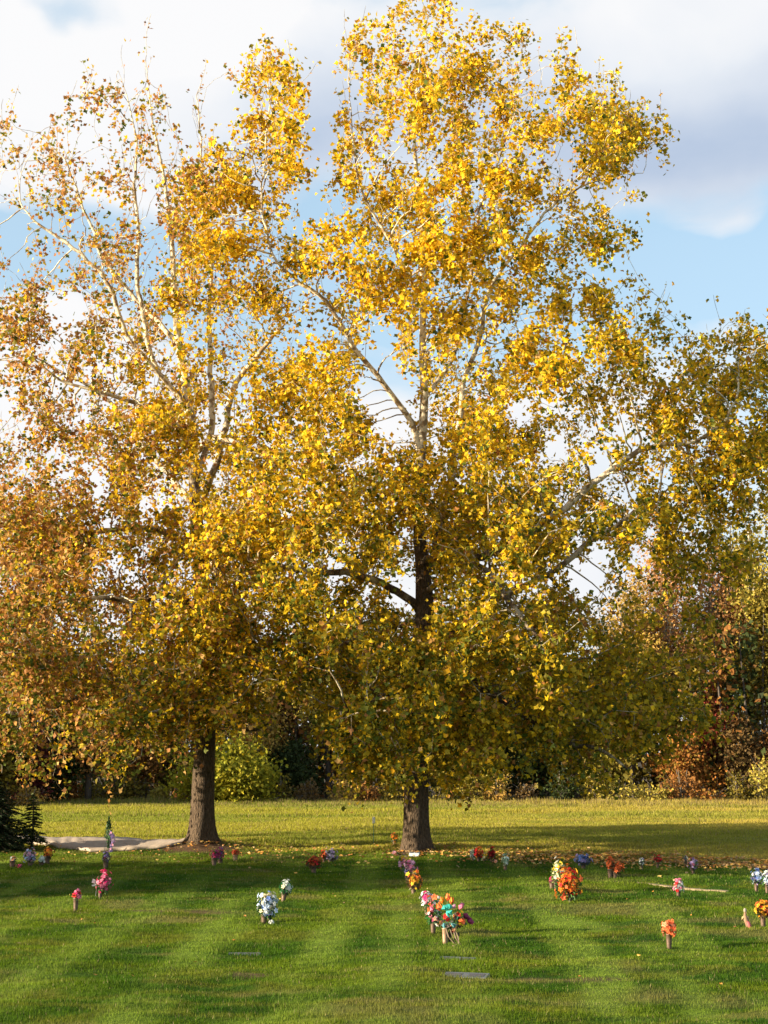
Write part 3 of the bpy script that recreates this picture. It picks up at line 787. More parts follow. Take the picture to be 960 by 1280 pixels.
def wood_tree(name, label, px, base, top, wpx, pal, dens=1.0, low=.22, bark='dark', lean=0, leafs=.27, group=None, r=None, multi=1, cat='tree'):
    r = r or np.random.default_rng(int(px*7+base*13+top) % 100000)
    if cat == 'tree' and low < .1 and pal != 'yellow': low += .09
    b = gp(px, base); b[2] = hz(b[0], b[1])
    s = ppm(b); Hh = (base-top)/s; Wd = wpx/s
    root = empty(name, (b[0], b[1], b[2]), label, cat, group)
    mb = MB()
    tops = []
    for m in range(multi):
        a = 6.28*m/multi; sp = 0 if multi == 1 else Wd*.22
        pts = []; rads = []
        n = 9; ph = r.uniform(0, 6)
        for i in range(n):
            t = i/(n-1)
            pts.append((lean*Hh*t*t+.06*Hh*.3*math.sin(ph+t*4)*t+math.cos(a)*sp*t, math.sin(a)*sp*t+.03*Hh*math.cos(ph+t*3)*t, -.1+Hh*.93*t))
            rads.append((.02*Hh+.05)*(1-t)**.9/(multi**.4)+.012)
        mb.tube(pts, rads, 8, BARKC[bark]); tops.append(np.array(pts))
    nc = int(max(16, min(110, 3.2*Wd*Hh*.55))*1.0)
    Cn = []
    while len(Cn) < nc:
        u = r.uniform(-1, 1, 3)
        if (u**2).sum() > 1 or (u**2).sum() < .12: continue
        zz = .5*(u[2]+1); prof = (1-.45*zz) if low < .1 else (1-.25*abs(zz-.4))
        Cn.append((u[0]*Wd/2*prof, u[1]*Wd/2*prof, Hh*(low+(1-low)*zz*.97)))
    Cn = np.array(Cn)+r.normal(0, .04*Wd, (nc, 3)); Cn[:, 2] = np.maximum(Cn[:, 2], .25)
    Cn[:, 2] *= r.uniform(.72, 1.0, nc)
    Cn[:, 0] += lean*Hh*(Cn[:, 2]/Hh)**2
    anch = []
    for c in Cn:
        tp = tops[r.integers(0, multi)]
        zt = max(.08*Hh, c[2]*.62-.1*Hh*r.random())
        i = min(np.searchsorted(tp[:, 2], zt), len(tp)-1); p = tp[i]
        mid = (p+c)/2+np.array([0, 0, .12*np.linalg.norm(c-p)])+r.normal(0, .08, 3)
        mb.tube([p, mid, c], [.012*Hh*.3+.02, .028, .012], 4, BARKC[bark], False); anch.append(p)
        for q in range(2):
            e = c+r.normal(0, .5, 3)*np.array([1, 1, 1.0]); mb.tube([mid, (mid+e)/2+r.normal(0, .06, 3), e], [.02, .014, .008], 3, BARKC[bark], False)
    mb.build('trunk', M_BGBARK, root, True)
    n = int(dens*Wd*Hh*(1-low)*170)
    per = n/nc; cnt = r.poisson(per*r.uniform(.5, 1.5, nc)); idx = np.repeat(np.arange(nc), cnt)
    sg = .36*(Wd*Wd*Hh/nc)**(1/3)
    P = Cn[idx]+r.normal(0, sg, (len(idx), 3)); P[:, 2] = np.abs(P[:, 2]-.12)+.12
    tone = r.uniform(.78, 1.22, nc)[idx]
    C = PALS[pal][r.integers(0, 3, len(P))]*tone[:, None]*r.uniform(.8, 1.2, len(P))[:, None]
    leaf_cloud('crown', P, leafs*r.uniform(.6, 1.3, len(P)), C, M_BGLEAF, root, False, r)
    return root

GW = 'trees along the far edge of the field'
WT = [ # px, base, top, width, palette, dens, low, bark, leaf, label
 (-130, 1010, 880, 110, 'olive', 1, .1, 'dark', 'olive wood tree standing beyond the left edge of the view'),
 (-60, 1010, 860, 90, 'rust', 1, .12, 'dark', 'rust brown wood tree just beyond the left edge of the view'),
 (-5, 1009, 850, 70, 'olive', 1, .1, 'dark', 'olive tree of the woods at the left border, behind the dark spruce'),
 (38, 1007, 908, 78, 'maroon', 1.5, .05, 'dark', 'dark maroon tree at the left end of the woods above the small conifer'),
 (76, 1006, 880, 58, 'dkgreen', 1.3, .1, 'dark', 'dark green wood tree just right of the maroon tree'),
 (110, 1006, 862, 52, 'rust', .9, .15, 'dark', 'rusty brown wood tree above the wreath on its stand'),
 (146, 1005, 820, 62, 'brown', .7, .28, 'dark', 'brown wood tree with thick bare dark trunk, left of the orange brown one'),
 (182, 1005, 868, 46, 'rust', 1.1, .2, 'dark', 'orange brown wood tree left of the bright yellow bush'),
 (205, 1004, 850, 44, 'olive', 1, .12, 'dark', 'olive wood tree directly left of the left sycamore trunk'),
 (283, 1006, 924, 128, 'yellow', 2.2, .03, 'dark', 'low bright yellow green bushy tree right behind the left sycamore trunk'),
 (322, 1002, 872, 60, 'tan', .8, .2, 'grey', 'pale tan wispy tree rising over the yellow green bushy tree'),
 (362, 1002, 925, 74, 'dkgreen', 1.6, .03, 'dark', 'dense dark green tree right of the low yellow bushy tree'),
 (352, 1000, 862, 56, 'brown', .8, .2, 'dark', 'brown sparse tree standing over the dense dark green one'),
 (411, 1001, 842, 66, 'ochre', .55, .36, 'dark', 'thin ochre tree with a leaning forked bare trunk midway between the two sycamores'),
 (446, 1001, 868, 60, 'tan', 1, .05, 'grey', 'tan leafy tree just right of the leaning forked trunk'),
 (486, 1001, 880, 52, 'olive', 1.2, .03, 'dark', 'olive tree of the woods just left of the main sycamore trunk'),
 (556, 1001, 872, 58, 'ochre', 1, .04, 'dark', 'ochre wood tree just right of the main sycamore trunk'),
 (598, 1001, 880, 58, 'olive', 1.2, .04, 'dark', 'olive green wood tree, second to the right of the main sycamore trunk'),
 (640, 1000, 870, 66, 'dkgreen', 1.3, .1, 'dark', 'dark green wood tree left of the blackish thicket trees'),
 (682, 1000, 890, 76, 'dkgreen', 1.7, .03, 'dark', 'very dark thick green tree right of the main sycamore'),
 (722, 1000, 860, 50, 'brown', 1.1, .08, 'dark', 'dark brown wood tree between the dark green thicket and the yellow olive tree'),
 (756, 1000, 880, 60, 'ochre', 1.5, .06, 'dark', 'yellow olive low tree in front of the tan tall tree'),
 (790, 999, 690, 96, 'tan', .9, .2, 'grey', 'tall sandy tan tree with airy crown, leftmost of the tall trees at right'),
 (842, 998, 625, 88, 'pink', .7, .25, 'pale', 'tall pinkish tan tree with thin crown right of the sandy tan tree'),
 (852, 1001, 905, 54, 'orange', 1.4, .05, 'dark', 'low orange tree in front of the tall pinkish tan tree'),
 (893, 1000, 838, 46, 'red', .8, .3, 'dark', 'red leaved tree among the tall brown trees at right'),
 (880, 1001, 935, 44, 'orange', 1, .05, 'dark', 'small orange red tree low at the foot of the red leaved tree'),
 (908, 998, 612, 70, 'pink', .7, .3, 'grey', 'tall brownish pink tree between the red leaved tree and the golden tree'),
 (945, 998, 600, 84, 'ochre', 1.1, .26, 'pale', 'tall golden olive tree with pale trunk at the right border'),
 (925, 1001, 880, 50, 'brown', 1.2, .06, 'dark', 'dark brown low tree below the tall golden olive tree'),
 (968, 1001, 900, 50, 'rust', 1.1, .06, 'dark', 'rust coloured low tree cut by the right border of the view'),
 (1010, 999, 620, 90, 'ochre', 1, .2, 'grey', 'ochre wood tree beyond the right edge of the view'),
 (1070, 999, 740, 90, 'rust', 1, .15, 'dark', 'rusty wood tree well beyond the right edge of the view'),
 (1140, 999, 760, 100, 'olive', 1, .15, 'dark', 'olive wood tree furthest beyond the right edge of the view'),
]
for i, (px, ba, to, wd, pal, de, low, bk, lab) in enumerate(WT):
    if px < 760 and pal not in ('yellow', 'maroon') and px != 362: to -= 34
    wood_tree('wood_tree', lab, px, ba, to, wd, pal, de, low, bk, lean=(-.12 if px == 411 else rng.uniform(-.04, .04)), group=GW, multi=(2 if i % 3 == 0 else 1))
# understorey shrubs along the wood edge
GS = 'shrubs at the foot of the woods'
sp = ['brown', 'olive', 'tan', 'olive', 'rust', 'ochre', 'dkgreen', 'tan', 'olive', 'brown']
names = {'brown': 'dull brown', 'olive': 'olive green', 'tan': 'straw tan', 'rust': 'rusty', 'ochre': 'ochre yellow', 'dkgreen': 'dark green'}
landm = [(0, 'behind the dark spruce at the left border'), (38, 'below the maroon tree, left of the path'), (78, 'between the maroon tree and the wreath stand'),
 (118, 'just left of the wreath on its stand'), (160, 'right of the wreath stand, above the path'), (198, 'midway from the wreath stand to the left sycamore'), (232, 'touching the left sycamore trunk on its left'),
 (272, 'touching the left sycamore trunk on its right'), (310, 'under the right half of the bright yellow bushy tree'), (345, 'right of the bright yellow bushy tree'), (385, 'left of the leaning forked trunk'),
 (428, 'right of the leaning forked trunk'), (462, 'above the white topped stake'), (498, 'touching the main sycamore trunk on its left'), (545, 'touching the main sycamore trunk on its right'),
 (585, 'second to the right of the main sycamore trunk'), (625, 'left of the darkest trees right of the main sycamore'), (662, 'at the left foot of the very dark thicket'), (700, 'at the right foot of the very dark thicket'),
 (740, 'at the foot of the yellow olive low tree'), (778, 'at the foot of the sandy tan tall tree'), (815, 'left of the low orange tree'), (850, 'at the foot of the low orange tree'),
 (885, 'right of the low orange tree'), (920, 'at the foot of the dark brown low tree'), (955, 'at the right border of the woods')]
for i, (px, where) in enumerate(landm):
    if px in (232, 272, 310): continue
    pal = 'ochre' if 730 < px < 830 else ('orange' if px == 885 else sp[(i*7) % 10])
    hpx = rng.uniform(14, 52)
    nm = 'fiery orange' if pal == 'orange' else names[pal]
    wood_tree('shrub', f'{nm} shrub {where}', px+rng.uniform(-4, 4), 1005.5+(4 if px < 60 else 0), 1003-hpx, rng.uniform(34, 56), pal, 1.1, .02, 'grey', leafs=.2, group=GS, multi=3, cat='shrub')

# woods behind as one mass: two staggered ranks of trunks and leaf clumps
def far_woods():
    r = np.random.default_rng(99)
    P = []; Cc = []; mb = MB()
    for x in np.arange(-62, 62, 1.9):
        for rank in range(3):
            xx = x+r.uniform(-1, 1); yy = 108+rank*9+r.uniform(-2, 2)
            hh = r.uniform(8.6, 12.5)*(1+.4*(fbm(xx*.08+7, rank*3.1, 2)-.5)); hh *= 1+.35*sstep(18, 30, xx)
            mb.tube([(xx, yy, -.2), (xx+r.normal(0, .2), yy, hh*.5), (xx+r.normal(0, .4), yy, hh*.95)], [.16, .1, .03], 5, (.07, .055, .045))
            n = int(380)
            t = r.random(n)
            c = np.array([xx, yy, 0])+np.stack([r.normal(0, 1.35, n)*(1.1-.5*t), r.normal(0, 1.2, n), .2+hh*t**.8], 1)
            P.append(c)
            pal = PALS[['dkgreen', 'olive', 'brown', 'olive', 'dkgreen', 'rust', 'brown', 'tan'][r.integers(0, 8)]]
            Cc.append(pal[r.integers(0, 3, n)]*.9*r.uniform(.8, 1.2, n)[:, None])
    P = np.concatenate(P); Cc = np.concatenate(Cc)
    root = empty('far_woods', (0, 117, 0), 'deep mixed brown and green woods filling the background behind the front trees', 'woods')
    root['kind'] = 'stuff'
    P[:, 1] -= 117
    a = leaf_cloud('foliage', P, .55*r.uniform(.6, 1.3, len(P)), Cc, M_BGLEAF, root, False, r)
    mb.v = [(a_, b_-117, c_) for a_, b_, c_ in mb.v]
    mb.build('trunks', M_BGBARK, root, True)
far_woods()

# ------------------------------------------------------------------ conifers at the left
def conifer(label, px, base, top, wpx, tiers, per, nlen, c, name='spruce_tree', bare=.08, r=None):
    r = r or np.random.default_rng(int(abs(px)*3+base))
    b = gp(px, base); b[2] = hz(b[0], b[1]); s = ppm(b); Hh = (base-top)/s; Rd = wpx/s/2
    root = empty(name, b, label, 'conifer')
    mb = MB(); mb.tube([(0, 0, -.1), (.02*Hh, 0, Hh*.4), (0, 0, Hh)], [.018*Hh+.02, .012*Hh+.015, .006], 8, (.10, .065, .045))
    P = []; D = []
    for i in range(tiers):
        t = i/(tiers-1); z = Hh*(bare+(.97-bare)*t); rad = Rd*((1-t)**.85+.03)*r.uniform(.8, 1.1)
        nb = int(per*(1-.5*t))+3
        for k in range(nb):
            a = r.uniform(0, 6.28); L = rad*r.uniform(.6, 1.12)
            tip = np.array([math.cos(a)*L, math.sin(a)*L, z-.16*L+r.normal(0, .03)])
            p0 = np.array([0, 0, z]); mid = (p0+tip)/2+np.array([0, 0, .07*L])
            mb.tube([p0, mid, tip], [.012, .008, .004], 3, (.10, .065, .045), False)
            m = int(14+60*L)
            u = r.uniform(.12, 1.05, m)[:, None]
            q = (1-u)**2*p0+2*u*(1-u)*mid+u*u*tip
            side = np.array([-math.sin(a), math.cos(a), 0])
            w = r.normal(0, .13*L+.02, (m, 1))*(1.1-u)
            q = q+side*w; q[:, 2] -= np.abs(w[:, 0])*.25
            P.append(q); D.append(np.repeat([[math.cos(a), math.sin(a), -.25]], m, 0)+side*np.sign(w)*.8)
    mb.build('trunk', M_BGBARK, root, True)
    P = np.concatenate(P); D = np.concatenate(D); D += r.normal(0, .25, D.shape); D /= np.linalg.norm(D, axis=1)[:, None]
    S = np.cross(D, r.normal(0, 1, D.shape)); S /= np.linalg.norm(S, axis=1)[:, None]
    Ln = nlen*r.uniform(.6, 1.3, (len(P), 1)); V = np.stack([P-S*Ln*.22, P+S*Ln*.22, P+D*Ln], 1).reshape(-1, 3)
    C = np.array(c)*r.uniform(.6, 1.4, (len(P), 1))
    mesh_np('foliage', V, np.arange(len(V)).reshape(-1, 3), M_NEEDLE, root, np.repeat(C, 3, 0))
    return root
conifer('dark full spruce cut by the left border of the view', -14, 1064, 962, 118, 36, 30, .09, (.030, .050, .018), bare=.02)
conifer('small thin young conifer beside the dark spruce at the left end of the path', 39, 1062, 993, 44, 20, 5, .10, (.055, .078, .022), bare=.16)

# ------------------------------------------------------------------ flowers
PC = {'white': (.80, .80, .76), 'cream': (.78, .70, .45), 'yellow': (.85, .60, .05), 'gold': (.72, .36, .03), 'orange': (.85, .24, .03), 'coral': (.85, .20, .07),
 'red': (.62, .03, .03), 'dred': (.26, .015, .02), 'rust': (.50, .11, .03), 'magenta': (.72, .03, .18), 'rose': (.75, .22, .34), 'pink': (.80, .42, .55), 'plum': (.34, .05, .14),
 'lilac': (.50, .38, .66), 'purple': (.26, .14, .36), 'blue': (.16, .24, .55), 'pale blue': (.50, .60, .80), 'grey': (.22, .22, .28), 'peach': (.85, .42, .22), 'mint': (.50, .62, .46), 'teal': (.05, .42, .36)}
def bloom(mb, c, size, col, r, kind='open'):
    """one flower head of curved petals facing outward"""
    d = np.array(c[1], float); d /= np.linalg.norm(d)+1e-9; p = np.array(c[0], float)
    u = np.cross(d, [.3, .2, .9]); u /= np.linalg.norm(u)+1e-9; w = np.cross(d, u)
    rings = ((5, 1.0, .15), (4, .55, .5)) if kind == 'open' else ((3, .42, 1.5), (3, .36, 1.6))
    for n, rad, lift in rings:
        off = r.uniform(0, 6)
        for k in range(n):
            a = off+6.283*k/n; o = u*math.cos(a)+w*math.sin(a); s = np.cross(d, o)
            cc = tuple(np.clip(np.array(col)*r.uniform(.75, 1.2), 0, .9))
            if kind == 'open':
                V = [p, p+o*size*.5*rad-s*size*.33*rad+d*size*lift*.5, p+o*size*rad*.95+d*size*lift*.6, p+o*size*.5*rad+s*size*.33*rad+d*size*lift*.5]
                mb.add(V, [(0, 1, 2), (0, 2, 3)], cc)
            else:
                V = [p, p+o*size*rad-s*size*.38+d*size*.6, p+o*size*rad*.8+d*size*lift, p+o*size*rad+s*size*.38+d*size*.6, p+o*size*rad*1.15+d*size*.7]
                mb.add(V, [(0, 1, 4), (0, 4, 3), (1, 2, 4), (4, 2, 3)], cc)

def vase_mesh(root, h, rad, tilt=0, tint=(.13, .082, .058)):
    mb = MB(); c = math.cos(tilt); s = math.sin(tilt)
    M = np.array([[c, 0, s], [0, 1, 0], [-s, 0, c]])
    mb.lathe([(rad*.78, -.06), (rad*.80, h*.1), (rad*.93, h*.55), (rad*1.0, h*.9), (rad*1.12, h*.93), (rad*1.12, h), (rad*.92, h), (rad*.86, h*.86)], 18, tint, M=M)
    mb.build('vase', M_BRONZE, root, True)
    return np.array([s*h, 0, c*h])

GV = 'flower vases on the graves'
def flowers(label, bx, by, vtop, x0, x1, y0, y1, cols, nb, bs=.075, green=.35, vase=True, vw=6.8, tilt=0, seed=None, kind='open', gcol=(.05, .12, .03), tint=(.13, .082, .058), shape=1.0, cat='flower vase', lowz=None):
    """vase base at (bx,by); vase rim at row vtop; bouquet box x0..x1, y0..y1 (photo pixels)"""
    b = gp(bx, by); b[2] = hz(b[0], b[1]); s = ppm(b)
    r = np.random.default_rng(seed or int(bx*31+by*17))
    root = empty('flower_vase' if vase else 'flower_bunch', b, label, cat, GV if vase else None)
    h = max((by-vtop)/s, .02); 
    top = vase_mesh(root, h, vw/s/2, tilt, tint) if vase else np.array([0, 0, .02])
    cx = ((x0+x1)/2-bx)/s; wx = (x1-x0)/s/2; z0 = (by-y1)/s; z1 = (by-y0)/s
    if not vase: z0 = max(z0, .02)
    cz = (z0+z1)/2; hzr = (z1-z0)/2
    wx = max(wx-bs*.5, .02); hzr = max(hzr-bs*.4, .02)
    byc = {}
    stems = MB(); lv = MB()
    for i in range(nb):
        t = (i+.5)/nb; ph = i*2.39996+r.uniform(-.3, .3); zz = 1-2*t; q = math.sqrt(max(0, 1-zz*zz))
        u = np.array([q*math.cos(ph), q*math.sin(ph), zz])*r.uniform(.5, 1.22)*(1+.22*math.sin(2.3*ph+bx)+.15*math.cos(3*zz+by))+r.normal(0, .07, 3)
        p = np.array([cx+u[0]*wx, u[1]*wx*.85, cz+u[2]*hzr])
        p[2] = max(p[2], z0-.01)
        d = u*np.array([1, 1, .7])+np.array([0, 0, .35])
        k = cols[r.integers(0, len(cols))]
        mb = byc.setdefault(k, MB())
        bloom(mb, (p, d+r.normal(0, .35, 3)), bs*r.uniform(.6, 1.3), PC[k], r, kind)
        if vase or i % 3 == 0:
            mid = (top+p)/2+np.array([(p[0]-top[0])*.12, 0, .03])
            stems.tube([top-np.array([0, 0, .04]) if vase else top, mid, p], [.0035]*3, 3, (.04, .09, .02), False)
    for k, mb in byc.items(): mb.build('blossoms', M_PETAL, root)
    for i in range(int(nb*green*3)+10):
        u = r.normal(0, 1, 3); u /= np.linalg.norm(u)
        p = np.array([cx*.8+u[0]*wx*1.05, u[1]*wx*.9, cz-hzr*.3+u[2]*hzr*1.0]); p[2] = max(p[2], .015, z0-.03)
        d = u+np.array([0, 0, .3]); d /= np.linalg.norm(d); sd = np.cross(d, r.normal(0, 1, 3)); sd /= np.linalg.norm(sd)
        L = bs*r.uniform(.9, 1.9); g = tuple(np.array(gcol)*r.uniform(.6, 1.5))
        lv.add([p-d*L*.5, p+sd*L*.22, p+d*L*.6+np.array([0, 0, -.15*L]), p-sd*L*.22], [(0, 1, 2), (0, 2, 3)], g)
    lv.build('leaves', M_STEM, root)
    stems.build('stems', M_STEM, root)
    return root, b, s, r

FL = [
 ('small bronze vase with white and peach flowers, leftmost vase on the lawn', 15, 1086, 1077, 12, 20, 1071, 1080, ['white', 'peach', 'white'], 14, dict(bs=.06)),
 ('bronze vase with wide pink, lilac and pale blue bouquet below the thin young conifer', 38, 1083, 1075, 29, 46, 1061, 1077, ['pink', 'lilac', 'pale blue', 'pink', 'lilac'], 34, dict(bs=.075)),
 ('low vase with pale green and white flowers between the lilac and the golden bouquets', 52, 1082, 1078, 48, 57, 1070, 1079, ['mint', 'white', 'mint'], 16, dict(bs=.07, gcol=(.25, .32, .2))),
 ('bronze vase with golden orange mums and dark leaves, left of the wreath stand', 59, 1081, 1072, 53, 66, 1060, 1075, ['gold', 'gold', 'orange', 'rust'], 26, dict(gcol=(.08, .07, .02))),
 ('bronze vase with small dusky purple bouquet right below the wreath stand', 132, 1089, 1079, 127, 138, 1068, 1081, ['plum', 'purple', 'lilac', 'cream'], 20, dict(bs=.065, green=.7)),
 ('tall narrow bronze vase with small pinkish red bunch, nearest vase on the left', 94.5, 1139, 1122, 90, 101, 1112, 1124, ['red', 'rose', 'magenta'], 20, dict(bs=.07, vw=6.4)),
 ('bronze vase with large hot magenta bouquet leaning right', 125, 1127, 1116, 120, 139, 1094, 1118, ['magenta', 'magenta', 'magenta', 'rose'], 46, dict(bs=.075, vw=5)),
 ('vase with wine red mums, front one of the pair by the left sycamore foot', 267.5, 1086, 1076, 263, 274, 1066, 1079, ['plum', 'magenta', 'plum'], 26, dict(bs=.065)),
 ('vase with dark plum mums, rear right one of the pair by the left sycamore foot', 275, 1084, 1075, 269, 281, 1062, 1076, ['plum', 'plum', 'purple', 'magenta'], 26, dict(bs=.065)),
 ('small tan vase with bright red flowers right of the left sycamore trunk', 294, 1076, 1069, 290, 299, 1062, 1070, ['red', 'coral', 'red'], 16, dict(bs=.065, tint=(.42, .27, .17))),
 ('bronze vase with spreading rusty red mums between the two sycamores', 392, 1091, 1082, 383, 403, 1069, 1084, ['rust', 'red', 'rust', 'dred'], 34, dict(gcol=(.06, .05, .02))),
 ('vase with a small orange red bunch, left of the slate grey bouquet', 405, 1077, 1072, 401, 410, 1060, 1070, ['coral', 'red'], 12, dict(bs=.07, vw=4.5)),
 ('vase with a rounded slate grey and purple bouquet behind the rusty red mums', 413, 1077, 1071, 406, 422, 1059, 1074, ['grey', 'purple', 'grey', 'lilac'], 32, dict(gcol=(.05, .07, .05))),
 ('tilted bronze vase with green leaves and white flowers, between the sycamores', 354, 1132, 1119, 350, 365, 1106, 1122, ['white', 'white', 'cream'], 14, dict(green=2.6, tilt=.14, gcol=(.03, .16, .04))),
 ('brown bronze vase with pale blue and white bouquet topped by yellow flowers', 330, 1155, 1144, 322, 347, 1119, 1147, ['pale blue', 'white', 'pale blue', 'white', 'blue', 'cream'], 60, dict(bs=.07, vw=8)),
 ('small vase with orange flowers just left of the main sycamore trunk base', 493, 1066, 1059, 488, 498, 1050, 1060, ['orange', 'gold', 'rust'], 18, dict(bs=.065, vw=4)),
 ('vase with yellow gold and pink flowers, rearmost of the three by the main trunk', 503, 1089, 1080, 497, 511, 1068, 1085, ['gold', 'yellow', 'gold', 'pink'], 28, dict(green=.5)),
 ('vase with soft pink flowers, middle of the three bouquets by the main trunk', 509, 1099, 1089, 504, 520, 1071, 1090, ['pink', 'rose', 'pink', 'lilac'], 34, dict()),
 ('bronze vase with yellow and orange sunflowers, frontmost of the three by the main trunk', 517, 1115, 1102, 508, 528, 1083, 1105, ['gold', 'yellow', 'orange', 'rust'], 30, dict(green=.9, gcol=(.10, .07, .03))),
 ('vase with pale grey green bunch, leftmost of the cluster right of the main trunk', 591, 1078, 1073, 587, 595, 1062, 1074, ['mint', 'grey', 'white'], 16, dict(bs=.06, gcol=(.12, .18, .1), vw=4)),
 ('vase with red orange bouquet between the grey green and the yellow bunches', 598, 1078, 1072, 592, 604, 1060, 1074, ['red', 'orange', 'rust'], 26, dict(vw=4)),
 ('low vase with yellow flowers in the cluster right of the main trunk', 605, 1078, 1074, 601, 610, 1068, 1076, ['yellow', 'yellow', 'cream'], 14, dict(bs=.065, vw=4)),
 ('vase with dark red bouquet, rightmost of the cluster right of the main trunk', 614, 1078, 1072, 609, 620, 1060, 1075, ['dred', 'dred', 'red'], 26, dict(vw=4)),
 ('vase with pale mint green flowers standing alone right of the red cluster', 631.5, 1091, 1083, 627, 637, 1071, 1084, ['mint', 'mint', 'white'], 20, dict(bs=.065, gcol=(.18, .26, .14), vw=4.5)),
 ('bronze vase with wide slate blue bouquet behind the big orange one', 729, 1087, 1080, 720, 739, 1068, 1082, ['blue', 'grey', 'lilac', 'blue'], 40, dict(gcol=(.05, .07, .08))),
 ('vase with small magenta bunch, left behind the big orange bouquet', 690, 1113, 1103, 686, 694, 1098, 1106, ['magenta', 'plum', 'rose'], 12, dict(bs=.065)),
 ('vase with tall yellow and white flower spray behind the big orange bouquet', 695.5, 1114, 1103, 690, 713, 1075, 1106, ['yellow', 'cream', 'yellow', 'white'], 30, dict(green=1.0, gcol=(.16, .2, .05))),
 ('bronze vase with the biggest round orange and red bouquet', 713, 1127, 1115, 694, 727, 1084, 1119, ['orange', 'coral', 'gold', 'red', 'orange'], 95, dict(bs=.085, green=.3)),
 ('vase with tall rust orange bunch, left one of the rusty pair', 763, 1099, 1088, 758, 768, 1072, 1091, ['rust', 'coral', 'rust'], 26, dict(gcol=(.08, .06, .03))),
 ('vase with rust orange bunch, lower right one of the rusty pair', 769, 1099, 1091, 765, 781, 1079, 1093, ['rust', 'rust', 'coral'], 26, dict(gcol=(.08, .06, .03))),
 ('slim vase with small white flowers near the leafy verge', 802, 1088, 1081, 798, 806, 1071, 1082, ['white', 'lilac', 'white'], 12, dict(bs=.06, vw=3.8, green=1)),
 ('vase with small dark red bunch near the leafy verge', 822, 1084, 1077, 816, 829, 1068, 1078, ['dred', 'dred', 'red'], 18, dict(bs=.06, vw=4)),
 ('vase with faded cream flowers standing in the leafy verge', 857, 1082, 1076, 853, 861, 1068, 1078, ['cream', 'grey', 'peach'], 12, dict(bs=.055, vw=4)),
 ('vase with lilac and pink flowers just in front of the leafy verge', 866.5, 1095, 1087, 861, 873, 1073, 1088, ['lilac', 'purple', 'lilac', 'rose'], 26, dict(bs=.065, green=.9, vw=4)),
 ('bronze vase with red and white bouquet beside the concrete strip', 848, 1120, 1108, 842, 855, 1095, 1110, ['red', 'white', 'rose', 'white'], 30, dict(vw=5)),
 ('bronze vase with round coral orange bouquet, nearest vase on the right', 836.5, 1184, 1166, 826, 847, 1150, 1168, ['coral', 'coral', 'peach'], 52, dict(bs=.065, vw=7.4, green=.15)),
 ('bronze vase with white, lilac and blue bouquet, second from the right border', 945.5, 1113, 1100, 939, 954, 1085, 1102, ['white', 'lilac', 'pale blue', 'blue', 'white'], 36, dict(vw=5)),
 ('bronze vase with white and pale blue bouquet touching the right border', 959, 1115, 1104, 954, 968, 1088, 1106, ['white', 'pale blue', 'white', 'lilac'], 34, dict(vw=5)),
 ('bronze vase with red, gold and orange mums at the right border', 954, 1156, 1140, 946, 968, 1121, 1144, ['red', 'orange', 'gold', 'gold', 'rust'], 60, dict(vw=7, green=.6, gcol=(.10, .09, .03))),
 ('vase with white and pink carnations, rear left of the tulip bouquet', 533, 1144, 1134, 525, 542, 1114, 1132, ['white', 'pink', 'white', 'magenta'], 30, dict(bs=.085, vw=5)),
 ('bronze vase with rose, white and green flowers between the carnations and the tulips', 541.5, 1165, 1147, 532, 552, 1120, 1150, ['rose', 'white', 'white', 'coral'], 30, dict(bs=.085, green=1.8, vw=7, gcol=(.05, .17, .04))),
]
for lab, bx, by, vt, x0, x1, y0, y1, cols, nb, kw in FL:
    flowers(lab, bx, by, vt, x0, x1, y0, y1, cols, int(nb*2.2), **{**kw, 'bs': kw.get('bs', .075)*.82})
# empty second vase, tucked behind the pale blue bouquet
b = gp(337, 1151); b[2] = hz(b[0], b[1]); e = empty('flower_vase', b, 'short dark vase half hidden behind the pale blue and white bouquet', 'flower vase', GV); vase_mesh(e, 9/ppm(b), 5.5/ppm(b)/2)

# bunches lying in the grass
flowers('little pink flower bunch lying on the grass at the left border', 24, 1086, 1082, 20, 29, 1081, 1086, ['rose', 'magenta'], 12, .06, vase=False, cat='flowers')
flowers('pale pink bunch lying on the grass left of the main trunk', 493, 1072, 1070, 489, 499, 1066, 1072, ['pink', 'peach'], 14, .07, vase=False, cat='flowers')
flowers('small faded pink bunch on the grass right of the dark red bouquet', 618, 1080, 1078, 615, 623, 1075, 1080, ['peach', 'rose'], 8, .06, vase=False, cat='flowers')
flowers('white flower head fallen on the grass by the pale blue bouquet', 339, 1156, 1154, 335, 343, 1150, 1156, ['white'], 9, .045, vase=False, green=0, cat='flowers')

